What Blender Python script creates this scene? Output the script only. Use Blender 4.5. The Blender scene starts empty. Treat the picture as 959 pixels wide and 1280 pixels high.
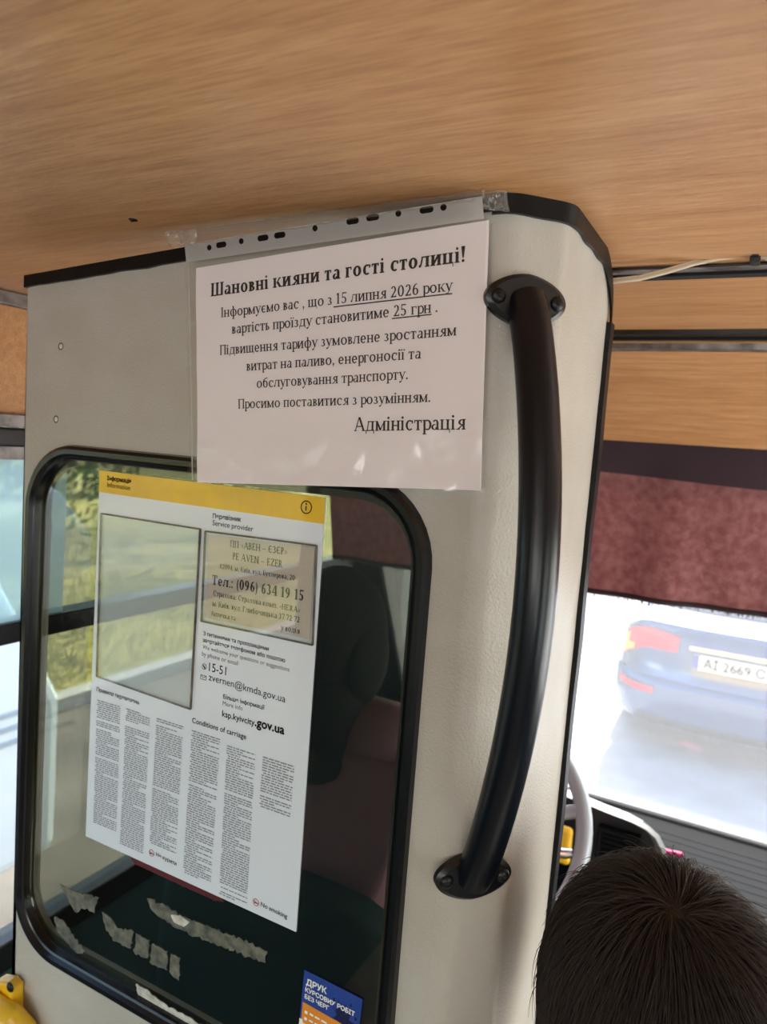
import bpy, bmesh, math, random
from mathutils import Vector, Matrix, noise
random.seed(7)
S = bpy.context.scene
COL = S.collection
PI = math.pi
# ------------------------------------------------------------------ camera
FW, FH, FPX = 959.0, 1280.0, 910.0
CAM = Vector((0, 0, 1.70))
RX = Vector((0.88061488, 0.10954655, -0.46099565))     # world X in camera (right, down, forward)
RY = Vector((0.46785946, -0.04703001, 0.88255068))
RZ = Vector((0.07499975, -0.99286844, -0.09266772))
cam = bpy.data.cameras.new('camera')
cam.sensor_fit = 'VERTICAL'
cam.sensor_height = 36.0
cam.lens = FPX / FH * 36.0
cam.clip_start = 0.01
cam.dof.use_dof = True
cam.dof.focus_distance = 0.64
cam.dof.aperture_fstop = 7.5
co = bpy.data.objects.new('camera', cam)
COL.objects.link(co)
co.matrix_world = Matrix(((RX[0], -RX[1], -RX[2], CAM[0]), (RY[0], -RY[1], -RY[2], CAM[1]),
                          (RZ[0], -RZ[1], -RZ[2], CAM[2]), (0, 0, 0, 1)))
S.camera = co
# ------------------------------------------------------------------ world, sun, exposure
w = bpy.data.worlds.new('sky')
S.world = w
w.use_nodes = True
nt = w.node_tree
nt.nodes.clear()
sky = nt.nodes.new('ShaderNodeTexSky')
sky.sky_type = 'NISHITA'
sky.sun_disc = False
sky.sun_elevation = math.radians(38)
sky.sun_rotation = math.radians(-4)
sky.air_density = 1.2
sky.dust_density = 2.0
bg = nt.nodes.new('ShaderNodeBackground')
bg.inputs[1].default_value = 0.26
out = nt.nodes.new('ShaderNodeOutputWorld')
nt.links.new(sky.outputs[0], bg.inputs[0])
nt.links.new(bg.outputs[0], out.inputs[0])
sl = bpy.data.lights.new('sun', 'SUN')
sl.energy = 6.0
sl.angle = math.radians(0.6)
sl.color = (1.0, 0.95, 0.86)
so = bpy.data.objects.new('sun', sl)
COL.objects.link(so)
_e = math.radians(38)
so.rotation_euler = Vector((0.06 * math.cos(_e), -0.99 * math.cos(_e), -math.sin(_e))).to_track_quat('-Z', 'Y').to_euler()
so.location = (1, 8, 9)
def fill_lamp(name, loc, target, sx, sy, power, col):  # added area lamps that brighten the interior, set at the window openings
    l = bpy.data.lights.new(name, 'AREA'); l.shape = 'RECTANGLE'; l.size = sx; l.size_y = sy; l.energy = power; l.color = col
    o = bpy.data.objects.new(name, l); COL.objects.link(o); o.location = loc
    o.rotation_euler = (Vector(target)-Vector(loc)).to_track_quat('-Z', 'Y').to_euler()
fill_lamp('fill_right_side', (1.18, -1.6, 1.25), (-.4, -1.2, 1.25), 3.4, .75, 9, (1, .98, .95))
fill_lamp('fill_rear', (.1, -4.1, 1.35), (.1, 0, 1.45), 1.9, .75, 9, (1, .98, .95))
fill_lamp('fill_front_right', (1.2, 1.15, 1.22), (-.1, .7, 1.5), 1.3, .75, 7.5, (1, .97, .93))  # added fill from the front right for hair, header and ceiling
S.view_settings.view_transform = 'Standard'
S.view_settings.look = 'None'
S.view_settings.gamma = 1.0
S.view_settings.use_curve_mapping = False
S.view_settings.exposure = 1.6
S.cycles.transparent_max_bounces = 32
S.cycles.max_bounces = 14
S.cycles.diffuse_bounces = 7
S.cycles.sample_clamp_indirect = 12.0

# ------------------------------------------------------------------ helpers
def ray(u, v):
    c = Vector(((u - FW / 2) / FPX, (v - FH / 2) / FPX, 1.0))
    return Vector((RX.dot(c), RY.dot(c), RZ.dot(c)))
def pY(u, v, Y):
    r = ray(u, v); return CAM + r * (Y / r.y)
def pX(u, v, X):
    r = ray(u, v); return CAM + r * (X / r.x)

def srgb(r, g, b):
    f = lambda c: (c / 255 / 12.92) if c / 255 <= 0.04045 else ((c / 255 + 0.055) / 1.055) ** 2.4
    return (f(r), f(g), f(b), 1)

def mat(name, base, rough=0.5, metal=0.0, spec=0.5, bump=None, var=None, coat=0.0, transl=0.0, coat_rough=0.05):
    """bump=(scale,strength[,stretch vec]); var=(color2, scale[, stretch])"""
    m = bpy.data.materials.new(name); m.use_nodes = True
    n = m.node_tree; b = n.nodes['Principled BSDF']
    b.inputs['Base Color'].default_value = base
    b.inputs['Roughness'].default_value = rough
    b.inputs['Metallic'].default_value = metal
    b.inputs['Specular IOR Level'].default_value = spec
    b.inputs['Coat Weight'].default_value = coat
    b.inputs['Coat Roughness'].default_value = coat_rough
    def tex(scale, stretch, detail=6):
        tc = n.nodes.new('ShaderNodeTexCoord'); mp = n.nodes.new('ShaderNodeMapping')
        mp.inputs['Scale'].default_value = stretch or (1, 1, 1)
        nz = n.nodes.new('ShaderNodeTexNoise'); nz.inputs['Scale'].default_value = scale; nz.inputs['Detail'].default_value = detail
        n.links.new(tc.outputs['Object'], mp.inputs[0]); n.links.new(mp.outputs[0], nz.inputs['Vector'])
        return nz
    if var:
        nz = tex(var[1], var[2] if len(var) > 2 else None)
        rp = n.nodes.new('ShaderNodeValToRGB')
        rp.color_ramp.elements[0].position = var[3] if len(var) > 3 else 0.35
        rp.color_ramp.elements[1].position = var[4] if len(var) > 4 else 0.65
        rp.color_ramp.elements[0].color = base; rp.color_ramp.elements[1].color = var[0]
        n.links.new(nz.outputs['Fac'], rp.inputs[0]); n.links.new(rp.outputs[0], b.inputs['Base Color'])
    if bump:
        nz = tex(bump[0], bump[2] if len(bump) > 2 else None, 3)
        bp = n.nodes.new('ShaderNodeBump'); bp.inputs['Strength'].default_value = bump[1]; bp.inputs['Distance'].default_value = 0.002
        n.links.new(nz.outputs['Fac'], bp.inputs['Height']); n.links.new(bp.outputs[0], b.inputs['Normal'])
    if transl > 0:
        tr = n.nodes.new('ShaderNodeBsdfTranslucent'); tr.inputs[0].default_value = base
        mx = n.nodes.new('ShaderNodeMixShader'); mx.inputs[0].default_value = transl
        o = n.nodes['Material Output']
        n.links.new(b.outputs[0], mx.inputs[1]); n.links.new(tr.outputs[0], mx.inputs[2]); n.links.new(mx.outputs[0], o.inputs[0])
    return m

def glass(name, tint=(1, 1, 1, 1), f0=0.04, rough=0.0, haze=0.0, hazecol=(.9, .9, .9, 1), bump=None):
    """thin sheet: transparent tint + Schlick reflection (+ dusty film)"""
    m = bpy.data.materials.new(name); m.use_nodes = True
    n = m.node_tree; n.nodes.clear(); L = n.links
    o = n.nodes.new('ShaderNodeOutputMaterial')
    lw = n.nodes.new('ShaderNodeLayerWeight'); lw.inputs[0].default_value = 0.5
    pw = n.nodes.new('ShaderNodeMath'); pw.operation = 'POWER'; pw.inputs[1].default_value = 5
    ma = n.nodes.new('ShaderNodeMath'); ma.operation = 'MULTIPLY_ADD'; ma.inputs[1].default_value = 1 - f0; ma.inputs[2].default_value = f0
    L.new(lw.outputs['Facing'], pw.inputs[0]); L.new(pw.outputs[0], ma.inputs[0])
    t = n.nodes.new('ShaderNodeBsdfTransparent'); t.inputs[0].default_value = tint
    g = n.nodes.new('ShaderNodeBsdfGlossy'); g.inputs['Roughness'].default_value = rough
    mx = n.nodes.new('ShaderNodeMixShader')
    L.new(ma.outputs[0], mx.inputs[0])
    last = t
    if haze > 0:
        d = n.nodes.new('ShaderNodeBsdfDiffuse'); d.inputs[0].default_value = hazecol
        tl = n.nodes.new('ShaderNodeBsdfTranslucent'); tl.inputs[0].default_value = hazecol
        ad = n.nodes.new('ShaderNodeMixShader'); ad.inputs[0].default_value = 0.5
        L.new(d.outputs[0], ad.inputs[1]); L.new(tl.outputs[0], ad.inputs[2])
        hz = n.nodes.new('ShaderNodeMixShader'); hz.inputs[0].default_value = haze
        L.new(t.outputs[0], hz.inputs[1]); L.new(ad.outputs[0], hz.inputs[2]); last = hz
    L.new(last.outputs[0], mx.inputs[1]); L.new(g.outputs[0], mx.inputs[2]); L.new(mx.outputs[0], o.inputs[0])
    if bump:
        tc = n.nodes.new('ShaderNodeTexCoord'); mp = n.nodes.new('ShaderNodeMapping')
        mp.inputs['Scale'].default_value = bump[2] if len(bump) > 2 else (1, 1, 1)
        nz = n.nodes.new('ShaderNodeTexNoise'); nz.inputs['Scale'].default_value = bump[0]; nz.inputs['Detail'].default_value = 3
        bp = n.nodes.new('ShaderNodeBump'); bp.inputs['Strength'].default_value = bump[1]; bp.inputs['Distance'].default_value = 0.004
        L.new(tc.outputs['Object'], mp.inputs[0]); L.new(mp.outputs[0], nz.inputs['Vector']); L.new(nz.outputs['Fac'], bp.inputs['Height'])
        L.new(bp.outputs[0], g.inputs['Normal']); L.new(bp.outputs[0], lw.inputs['Normal'])
    return m

class MB:
    """collects geometry, builds ONE mesh object"""
    def __init__(s): s.v = []; s.f = []; s.m = []
    def add(s, vs, fs, mi=0):
        o = len(s.v); s.v += [tuple(p) for p in vs]
        for f in fs: s.f.append(tuple(i + o for i in f)); s.m.append(mi)
    def box(s, a, b, mi=0):
        x0, y0, z0 = a; x1, y1, z1 = b
        s.add([(x0,y0,z0),(x1,y0,z0),(x1,y1,z0),(x0,y1,z0),(x0,y0,z1),(x1,y0,z1),(x1,y1,z1),(x0,y1,z1)],
              [(0,3,2,1),(4,5,6,7),(0,1,5,4),(1,2,6,5),(2,3,7,6),(3,0,4,7)], mi)
    def grid(s, fn, nu, nv, mi=0, closeu=False):
        vs = [fn(i / nu, j / nv) for j in range(nv + 1) for i in range(nu + (0 if closeu else 1))]
        W = nu + (0 if closeu else 1)
        fs = [(j*W + i, j*W + (i+1) % W, (j+1)*W + (i+1) % W, (j+1)*W + i) for j in range(nv) for i in range(nu)]
        s.add(vs, fs, mi)
    def sheet(s, fn, nu, nv, off, mi=0):
        """grid with thickness: off is a Vector"""
        a = [Vector(fn(i / nu, j / nv)) for j in range(nv + 1) for i in range(nu + 1)]
        W = nu + 1; N = len(a)
        vs = a + [p + off for p in a]
        fs = []
        for j in range(nv):
            for i in range(nu):
                q = (j*W+i, j*W+i+1, (j+1)*W+i+1, (j+1)*W+i)
                fs.append(q); fs.append(tuple(N + k for k in reversed(q)))
        rim = [i for i in range(W)] + [j*W+nu for j in range(1, nv+1)] + [nv*W+i for i in range(nu-1, -1, -1)] + [j*W for j in range(nv-1, 0, -1)]
        for k in range(len(rim)):
            p, q = rim[k], rim[(k+1) % len(rim)]
            fs.append((q, p, N+p, N+q))
        s.add(vs, fs, mi)
    def tube(s, pts, r, n=12, mi=0, cap=True, ref=None):
        pts = [Vector(p) for p in pts]; rr = r if isinstance(r, (list, tuple)) else [r] * len(pts)
        up = None; vs = []
        for i, p in enumerate(pts):
            t = (pts[min(i+1, len(pts)-1)] - pts[max(i-1, 0)]).normalized()
            if up is None:
                up = ref or (Vector((0, 0, 1)) if abs(t.z) < .9 else Vector((1, 0, 0)))
            a = (up - t * up.dot(t)).normalized(); b = t.cross(a); up = a
            for k in range(n):
                q = 2 * PI * k / n; vs.append(p + (a * math.cos(q) + b * math.sin(q)) * rr[i])
        fs = [(i*n+k, i*n+(k+1) % n, (i+1)*n+(k+1) % n, (i+1)*n+k) for i in range(len(pts)-1) for k in range(n)]
        if cap:
            fs.append(tuple(range(n-1, -1, -1))); fs.append(tuple((len(pts)-1)*n+k for k in range(n)))
        s.add(vs, fs, mi)
    def prism(s, poly, off, mi=0):
        """extrude a planar polygon (list of Vectors) by off"""
        N = len(poly); vs = [Vector(p) for p in poly] + [Vector(p) + off for p in poly]
        fs = [tuple(range(N)), tuple(range(2*N-1, N-1, -1))] + [(i, N+i, N+(i+1) % N, (i+1) % N) for i in range(N)]
        s.add(vs, fs, mi)
    def dome(s, c, ax, r, hgt, n=16, rings=4, mi=0):
        """shallow button on a surface"""
        ax = Vector(ax).normalized(); a = ax.orthogonal().normalized(); b = ax.cross(a); c = Vector(c)
        vs = []; fs = []
        for j in range(rings):
            q = (PI / 2) * j / rings
            for k in range(n):
                th = 2*PI*k/n; vs.append(c + (a*math.cos(th) + b*math.sin(th)) * r*math.cos(q) + ax*hgt*math.sin(q))
        vs.append(c + ax*hgt); T = len(vs)-1
        for j in range(rings-1):
            for k in range(n): fs.append((j*n+k, j*n+(k+1) % n, (j+1)*n+(k+1) % n, (j+1)*n+k))
        for k in range(n): fs.append(((rings-1)*n+k, (rings-1)*n+(k+1) % n, T))
        fs.append(tuple(range(n-1, -1, -1)))
        s.add(vs, fs, mi)
    def ellipsoid(s, c, r, nu=24, nv=16, mi=0, fn=None):
        c = Vector(c)
        def g(u, v):
            th = 2*PI*u; ph = PI*(v*.998+.001)
            d = Vector((math.sin(ph)*math.cos(th), math.sin(ph)*math.sin(th), -math.cos(ph)))
            k = fn(d) if fn else 1
            return c + Vector((d.x*r[0], d.y*r[1], d.z*r[2])) * k
        s.grid(g, nu, nv, mi, closeu=True)
    def build(s, name, mats, parent=None, smooth=False, bevel=0, recalc=True, angle=35):
        me = bpy.data.meshes.new(name); me.from_pydata(s.v, [], s.f)
        if not isinstance(mats, (list, tuple)): mats = [mats]
        for m in mats: me.materials.append(m)
        me.polygons.foreach_set('material_index', s.m)
        me.update()
        if recalc:
            bm = bmesh.new(); bm.from_mesh(me); bmesh.ops.recalc_face_normals(bm, faces=bm.faces); bm.to_mesh(me); bm.free()
        if smooth:
            me.polygons.foreach_set('use_smooth', [True] * len(me.polygons))
            try: me.set_sharp_from_angle(angle=math.radians(angle))
            except Exception: pass
        o = bpy.data.objects.new(name, me); COL.objects.link(o)
        if parent:
            o.parent = parent
            o.matrix_parent_inverse = Matrix.Translation(-Vector(parent.location))
        if bevel:
            b = o.modifiers.new('bevel', 'BEVEL'); b.width = bevel; b.segments = 3; b.limit_method = 'ANGLE'; b.angle_limit = math.radians(40)
        return o

def tag(o, label=None, cat=None, group=None, kind=None):
    if label: o['label'] = label
    if cat: o['category'] = cat
    if group: o['group'] = group
    if kind: o['kind'] = kind
    return o
def thing(name, loc, label, cat, group=None):
    o = bpy.data.objects.new(name, None); o.empty_display_size = .05; COL.objects.link(o)
    o.location = loc
    return tag(o, label, cat, group)
def rrect(x0, z0, x1, z1, r, n=10):
    """rounded rectangle as list of (x,z), anticlockwise"""
    out_ = []
    for cx, cz, a in ((x1-r, z1-r, 0), (x0+r, z1-r, 90), (x0+r, z0+r, 180), (x1-r, z0+r, 270)):
        for k in range(n+1):
            q = math.radians(a + 90*k/n); out_.append((cx + r*math.cos(q), cz + r*math.sin(q)))
    return out_
def evalmesh(o):
    dg = bpy.context.evaluated_depsgraph_get()
    return bpy.data.meshes.new_from_object(o.evaluated_get(dg))

# ------------------------------------------------------------------ materials
def wood_mat():
    m = bpy.data.materials.new('oak_laminate'); m.use_nodes = True
    n = m.node_tree; L = n.links; b = n.nodes['Principled BSDF']
    tc = n.nodes.new('ShaderNodeTexCoord')
    def nz(scale, stretch, det):
        mp = n.nodes.new('ShaderNodeMapping'); mp.inputs['Scale'].default_value = stretch
        t = n.nodes.new('ShaderNodeTexNoise'); t.inputs['Scale'].default_value = scale; t.inputs['Detail'].default_value = det
        t.inputs['Roughness'].default_value = .65
        L.new(tc.outputs['Object'], mp.inputs[0]); L.new(mp.outputs[0], t.inputs['Vector']); return t
    a = nz(9, (.7, 9, 9), 8); c = nz(60, (.35, 6, 6), 4); d = nz(5, (.5, 1.5, 1.5), 3)
    r = n.nodes.new('ShaderNodeValToRGB')
    e = r.color_ramp.elements
    e[0].position = .3; e[0].color = srgb(188, 135, 86); e[1].position = .7; e[1].color = srgb(216, 167, 117)
    L.new(a.outputs[0], r.inputs[0])
    m1 = n.nodes.new('ShaderNodeMixRGB'); m1.blend_type = 'MULTIPLY'; m1.inputs[0].default_value = .42
    r2 = n.nodes.new('ShaderNodeValToRGB'); r2.color_ramp.elements[0].position = .38; r2.color_ramp.elements[0].color = (.55, .43, .32, 1); r2.color_ramp.elements[1].position = .55
    L.new(c.outputs[0], r2.inputs[0]); L.new(r.outputs[0], m1.inputs[1]); L.new(r2.outputs[0], m1.inputs[2])
    m2 = n.nodes.new('ShaderNodeMixRGB'); m2.blend_type = 'MULTIPLY'; m2.inputs[0].default_value = .35
    r3 = n.nodes.new('ShaderNodeValToRGB'); r3.color_ramp.elements[0].position = .3; r3.color_ramp.elements[0].color = (.68, .58, .46, 1); r3.color_ramp.elements[1].position = .6
    L.new(d.outputs[0], r3.inputs[0]); L.new(m1.outputs[0], m2.inputs[1]); L.new(r3.outputs[0], m2.inputs[2])
    L.new(m2.outputs[0], b.inputs['Base Color'])
    b.inputs['Roughness'].default_value = .34
    b.inputs['Specular IOR Level'].default_value = .6
    o = nz(110, (.45, 1, 1), 2)
    bp = n.nodes.new('ShaderNodeBump'); bp.inputs['Strength'].default_value = .22; bp.inputs['Distance'].default_value = .002
    L.new(o.outputs[0], bp.inputs['Height']); L.new(bp.outputs[0], b.inputs['Normal'])
    return m
M = {}
M['wood'] = wood_mat()
M['panel'] = mat('off_white_paint', srgb(186, 183, 174), .36, spec=.5, bump=(420, .4), var=(srgb(179, 174, 163), 14))
M['rubber'] = mat('black_rubber', srgb(22, 24, 26), .38, bump=(200, .05))
M['rubber_gloss'] = mat('black_rubber_gloss', srgb(18, 19, 21), .22)
M['tape_black'] = mat('black_tape', srgb(12, 12, 14), .4, spec=.25, bump=(60, .3))
M['handle'] = mat('navy_black_enamel', srgb(9, 14, 22), .3, spec=.3, coat=.1, coat_rough=.12)
M['flange'] = mat('black_cast', srgb(14, 14, 16), .32)
M['alu'] = mat('dull_aluminium', srgb(150, 146, 142), .4, metal=.7, var=(srgb(96, 92, 90), 40))
M['darkmetal'] = mat('dark_strip', srgb(52, 46, 44), .35, metal=.5)
M['gapblack'] = mat('joint_black', srgb(8, 8, 8), .8)
M['paper'] = mat('paper', srgb(253, 246, 249), .75, spec=.2, transl=.08)
M['ink'] = mat('black_ink', srgb(18, 16, 18), .7, spec=.2)
M['grey_ink'] = mat('grey_ink', srgb(120, 120, 122), .7, spec=.2)
M['red_ink'] = mat('red_ink', srgb(170, 40, 60), .6)
M['yellow_print'] = mat('yellow_print', srgb(236, 194, 30), .4, coat=.7, var=(srgb(226, 184, 40), 30))
M['white_print'] = mat('white_laminate', srgb(222, 231, 240), .35, coat=.9)
M['pocket'] = glass('clear_pocket', (.93, .95, .93, 1), .13, .0, haze=.035, hazecol=(.85, .86, .84, 1))
M['pocket_right'] = glass('clear_card_pocket', (.96, .97, .96, 1), .07, .0, haze=.03, hazecol=(.85, .86, .84, 1))
M['pocket_edge'] = mat('pocket_edge', srgb(120, 110, 96), .3, var=(srgb(70, 62, 54), 60))
M['sleeve'] = glass('clear_sleeve', (.98, .98, .97, 1), .05, .13, haze=.035, hazecol=(.9, .9, .88, 1), bump=(11, 1.0, (1, 1, 1.4)))
M['strip'] = glass('punched_strip', (.8, .8, .78, 1), .04, .2, haze=.8, hazecol=(.8, .8, .78, 1), bump=(30, .3))
M['tape'] = glass('clear_tape', (.95, .94, .9, 1), .07, .12, haze=.2, hazecol=(.9, .88, .84, 1), bump=(45, 1.0, (1, 1, 1)))
M['cabglass'] = glass('tinted_cab_glass', (.55, .56, .50, 1), .085, 0)
M['window'] = glass('window_glass', (.94, .97, .97, 1), .04, 0)
M['film'] = glass('turquoise_film', (.78, .92, .95, 1), .05, .1, haze=.6, hazecol=(.74, .9, .94, 1))
M['windshield'] = glass('dusty_windshield', (.95, .97, .98, 1), .04, .0, haze=.06, hazecol=(.92, .94, 1, 1))
M['floor'] = mat('bus_floor', srgb(150, 142, 130), .6, bump=(90, .3), var=(srgb(132, 124, 114), 12))
M['wallin'] = mat('wall_vinyl', srgb(44, 70, 72), .55, bump=(150, .2))
M['yellowbus'] = mat('yellow_bus_paint', srgb(235, 180, 20), .25, coat=.5)
M['yellow'] = mat('yellow_plastic', srgb(240, 190, 20), .4, coat=.3, var=(srgb(222, 168, 24), 25))
M['screw'] = mat('dark_screw', srgb(34, 34, 36), .35, metal=.6)
M['plug'] = mat('plug_white', srgb(214, 210, 200), .45)
M['residue'] = mat('torn_paper', srgb(116, 114, 100), .8, var=(srgb(62, 68, 64), 90), bump=(200, .4))
M['residue_w'] = mat('torn_paper_pale', srgb(214, 212, 204), .8, var=(srgb(160, 158, 146), 90))
M['residue_red'] = mat('torn_maroon', srgb(96, 20, 34), .6, var=(srgb(70, 14, 26), 80))
M['cable'] = mat('cream_cable', srgb(214, 200, 176), .5)
M['maroon'] = mat('maroon_velour', srgb(158, 112, 112), .9, spec=.2, bump=(300, .8), transl=.22, var=(srgb(126, 80, 82), 60))
M['maroon_dark'] = mat('dark_heading_cloth', srgb(58, 42, 50), .9, transl=.1, bump=(200, .4))
M['hem'] = mat('dark_fringe', srgb(48, 32, 36), .9)
M['dash'] = mat('dash_plastic', srgb(19, 20, 23), .85, spec=.12, bump=(250, .3))
M['dash_light'] = mat('dash_light_plastic', srgb(128, 127, 122), .5, bump=(250, .2))
M['vent'] = mat('vent_black', srgb(26, 26, 28), .5)
M['wheelrim'] = mat('steering_grey', srgb(150, 154, 158), .32, coat=.3)
M['pink'] = mat('pink_plastic', srgb(230, 40, 110), .4)
M['skin'] = mat('skin', srgb(206, 158, 130), .5)
M['hair'] = mat('dark_brown_hair', srgb(110, 80, 60), .34, spec=1.0, var=(srgb(160, 112, 74), 300), transl=.35)
M['hairbase'] = mat('scalp_hair', srgb(50, 38, 32), .7, bump=(150, .5))
M['shirt'] = mat('navy_cotton', srgb(40, 46, 66), .85, bump=(300, .3))
M['trousers'] = mat('denim', srgb(58, 66, 84), .85, bump=(300, .3))
M['mauve'] = mat('mauve_cotton', srgb(138, 100, 116), .85, bump=(300, .3))
M['shoe'] = mat('shoe', srgb(40, 38, 38), .6)
M['seat'] = mat('seat_cloth', srgb(30, 58, 62), .85, bump=(200, .4))
M['asphalt'] = mat('asphalt', srgb(150, 150, 152), .85, bump=(60, .6), var=(srgb(132, 132, 134), 3))
M['grass'] = mat('dry_grass', srgb(160, 148, 84), .9, bump=(30, 1), var=(srgb(128, 128, 62), 1.2))
M['leaf'] = mat('leaf', srgb(62, 94, 42), .55, transl=.35, var=(srgb(104, 130, 56), 2))
M['bark'] = mat('bark', srgb(120, 104, 86), .9, bump=(30, .8))
M['carblue'] = mat('blue_car_paint', srgb(58, 84, 124), .25, metal=.35, coat=1)
M['carglass'] = mat('car_rear_glass', srgb(30, 36, 42), .05, spec=.8, coat=.5)
M['tail_red'] = mat('tail_red', srgb(200, 20, 40), .2, coat=.7)
M['tail_amber'] = mat('tail_amber', srgb(250, 190, 30), .2, coat=.7)
M['white_plastic'] = mat('white_plastic', srgb(238, 238, 232), .4)
M['blue_print'] = mat('blue_print', srgb(34, 66, 150), .4, coat=.4)
M['navy_print'] = mat('navy_print', srgb(18, 26, 70), .4)
M['orange_print'] = mat('orange_print', srgb(226, 142, 44), .4, coat=.4)
M['van'] = mat('pale_van_paint', srgb(206, 220, 234), .3, coat=.6)
M['tyre'] = mat('tyre', srgb(26, 26, 28), .8)
M['chrome'] = mat('chrome', srgb(210, 210, 214), .15, metal=1)

# ------------------------------------------------------------------ lettering
def ell(cx, cy, rx, ry, a0, a1, tx, ty, n=None):
    n = n or max(4, int(abs(a1-a0)/18)); ps = []
    for k in range(n):
        q0 = math.radians(a0+(a1-a0)*k/n); q1 = math.radians(a0+(a1-a0)*(k+1)/n)
        c = math.cos; s_ = math.sin
        ps.append([(cx+rx*c(q0), cy+ry*s_(q0)), (cx+rx*c(q1), cy+ry*s_(q1)), (cx+(rx-tx)*c(q1), cy+(ry-ty)*s_(q1)), (cx+(rx-tx)*c(q0), cy+(ry-ty)*s_(q0))])
    return ps
def rc(x0, y0, x1, y1): return [(x0, y0), (x1, y0), (x1, y1), (x0, y1)]
def dg(x0, y0, x1, y1, w_): return [(x0, y0), (x0+w_, y0), (x1+w_, y1), (x1, y1)]
def serif_glyph(ch, t, h):
    """book serif drawn from stems, bowls and slabs; returns polygons and advance"""
    XH, CP = .47, .67
    sv = .045; sh = h*.85
    low = ch.lower() == ch and ch.isalpha()
    H = XH if low else CP
    k = H/XH; kw = 1 + (k-1)*.75
    P = []
    def stem(x, y0=0, y1=None, b='lr', tp='lr'):
        y1 = H if y1 is None else y1
        P.append(rc(x, y0, x+t, y1))
        if b: P.append(rc(x-(sv if 'l' in b else 0), y0, x+t+(sv if 'r' in b else 0), y0+sh))
        if tp: P.append(rc(x-(sv if 'l' in tp else 0), y1-sh, x+t+(sv if 'r' in tp else 0), y1))
    c = ch.upper() if ch in 'вгджзиклмнопстчшщцьяєхїію' and ch not in 'ії' else ch
    if ch in 'ії' or ch in 'ІЇ':
        stem(.06, tp='l' if low else 'lr'); a = .12+t
        if low:
            ys = H+.13
            if ch == 'і': P += ell(.06+t/2, ys, .06, .06, 0, 360, .06, .06)
            else:
                for dx in (-.085, .085): P += ell(.06+t/2+dx, ys, .05, .05, 0, 360, .05, .05)
        return P, a+.02
    if c in ('О', 'O', '0'):
        rx = (.225 if c != '0' else .2)*kw if c != '0' else .21
        P += ell(.04+rx, H/2, rx, H/2+.008, 0, 360, t*1.05, h*1.1); return P, .08+2*rx
    if c in ('С', 'C'):
        rx = .21*kw; P += ell(.04+rx, H/2, rx, H/2+.008, 52, 312, t*1.05, h*1.2)
        P.append(rc(.04+rx*1.5, H*.66, .04+rx*1.5+h*1.3, H*.97)); return P, .04+2*rx
    if c == 'Є':
        rx = .2*kw; P += ell(.04+rx, H/2, rx, H/2+.008, 45, 315, t*1.05, h*1.2); P.append(rc(.06, H/2-h/2, .04+rx*1.45, H/2+h/2)); return P, .04+1.95*rx
    if ch in ('е',):
        rx = .2; P += ell(.04+rx, H/2, rx, H/2+.008, 0, 318, t*1.05, h*1.2); P.append(rc(.06, H*.5-h/2, .04+2*rx-t*.4, H*.5+h/2)); return P, .08+2*rx
    if c == 'З':
        rx = .16*kw; P += ell(.05+rx*.75, H*.74, rx*.9, H*.26, -90, 150, t, h); P += ell(.05+rx*.75, H*.27, rx*1.08, H*.275, -150, 90, t, h); return P, .1+rx*1.8
    if c in ('В', 'B'):
        stem(.06, tp='l', b='l'); rx = .17*kw
        P += ell(.06+t, H*.745, rx*.95, H*.255, -90, 90, t, h); P += ell(.06+t, H*.27, rx*1.12, H*.27, -90, 90, t, h)
        return P, .09+t+rx*1.15
    if ch == 'Б':
        stem(.06, tp='l', b='l'); P += ell(.06+t, H*.29, .2*kw, H*.29, -90, 90, t, h); P.append(rc(.06, H-h, .06+.36, H)); P.append(rc(.06+.36-h, H*.76, .06+.36, H)); return P, .1+t+.2*kw
    if c == 'Г':
        stem(.06, tp='l'); P.append(rc(.06, H-h, .06+.31*kw, H)); P.append(rc(.06+.31*kw-h, H*.7, .06+.31*kw, H)); return P, .09+.31*kw
    if ch in ('Р', 'P'):
        stem(.06, tp='l'); P += ell(.06+t, H*.71, .21, H*.29, -90, 90, t, h); return P, .09+t+.21
    if ch == 'R':
        stem(.06, tp='l'); P += ell(.06+t, H*.72, .2, H*.28, -90, 90, t, h); P.append(dg(.36, 0, .2, H*.46, t)); P.append(rc(.34, 0, .36+t+.04, sh)); return P, .42+t
    if ch in ('Е', 'E'):
        stem(.06, b='l', tp='l')
        for y, w_ in ((0, .36), (H/2-h/2, .27), (H-h, .34)): P.append(rc(.06, y, .06+w_, y+h))
        P.append(rc(.42-h, 0, .42, .17)); P.append(rc(.40-h, H-.16, .40, H)); P.append(rc(.33-h, H*.4, .33, H*.6)); return P, .47
    if c in ('И', 'N', 'Й'):
        w_ = .3*kw; stem(.06); stem(.06+w_)
        P.append(dg(.06, 0, .06+w_, H, t*.8) if c != 'N' else dg(.06+w_, 0, .06, H, t*.9)); return P, .12+t+w_
    if c == 'Н' or ch == 'H':
        w_ = .29*kw; stem(.06); stem(.06+w_); P.append(rc(.06, H/2-h/2, .06+w_, H/2+h/2)); return P, .12+t+w_
    if c == 'П':
        w_ = .28*kw; stem(.06); stem(.06+w_); P.append(rc(.06, H-h, .06+w_, H)); return P, .12+t+w_
    if c == 'Ц':
        w_ = .28*kw; stem(.06, b='l'); stem(.06+w_, b=''); P.append(rc(.06, 0, .06+w_+t+.06, h)); P.append(rc(.06+w_+t+.02, -.13, .06+w_+t+.06, h)); return P, .15+t+w_
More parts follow.
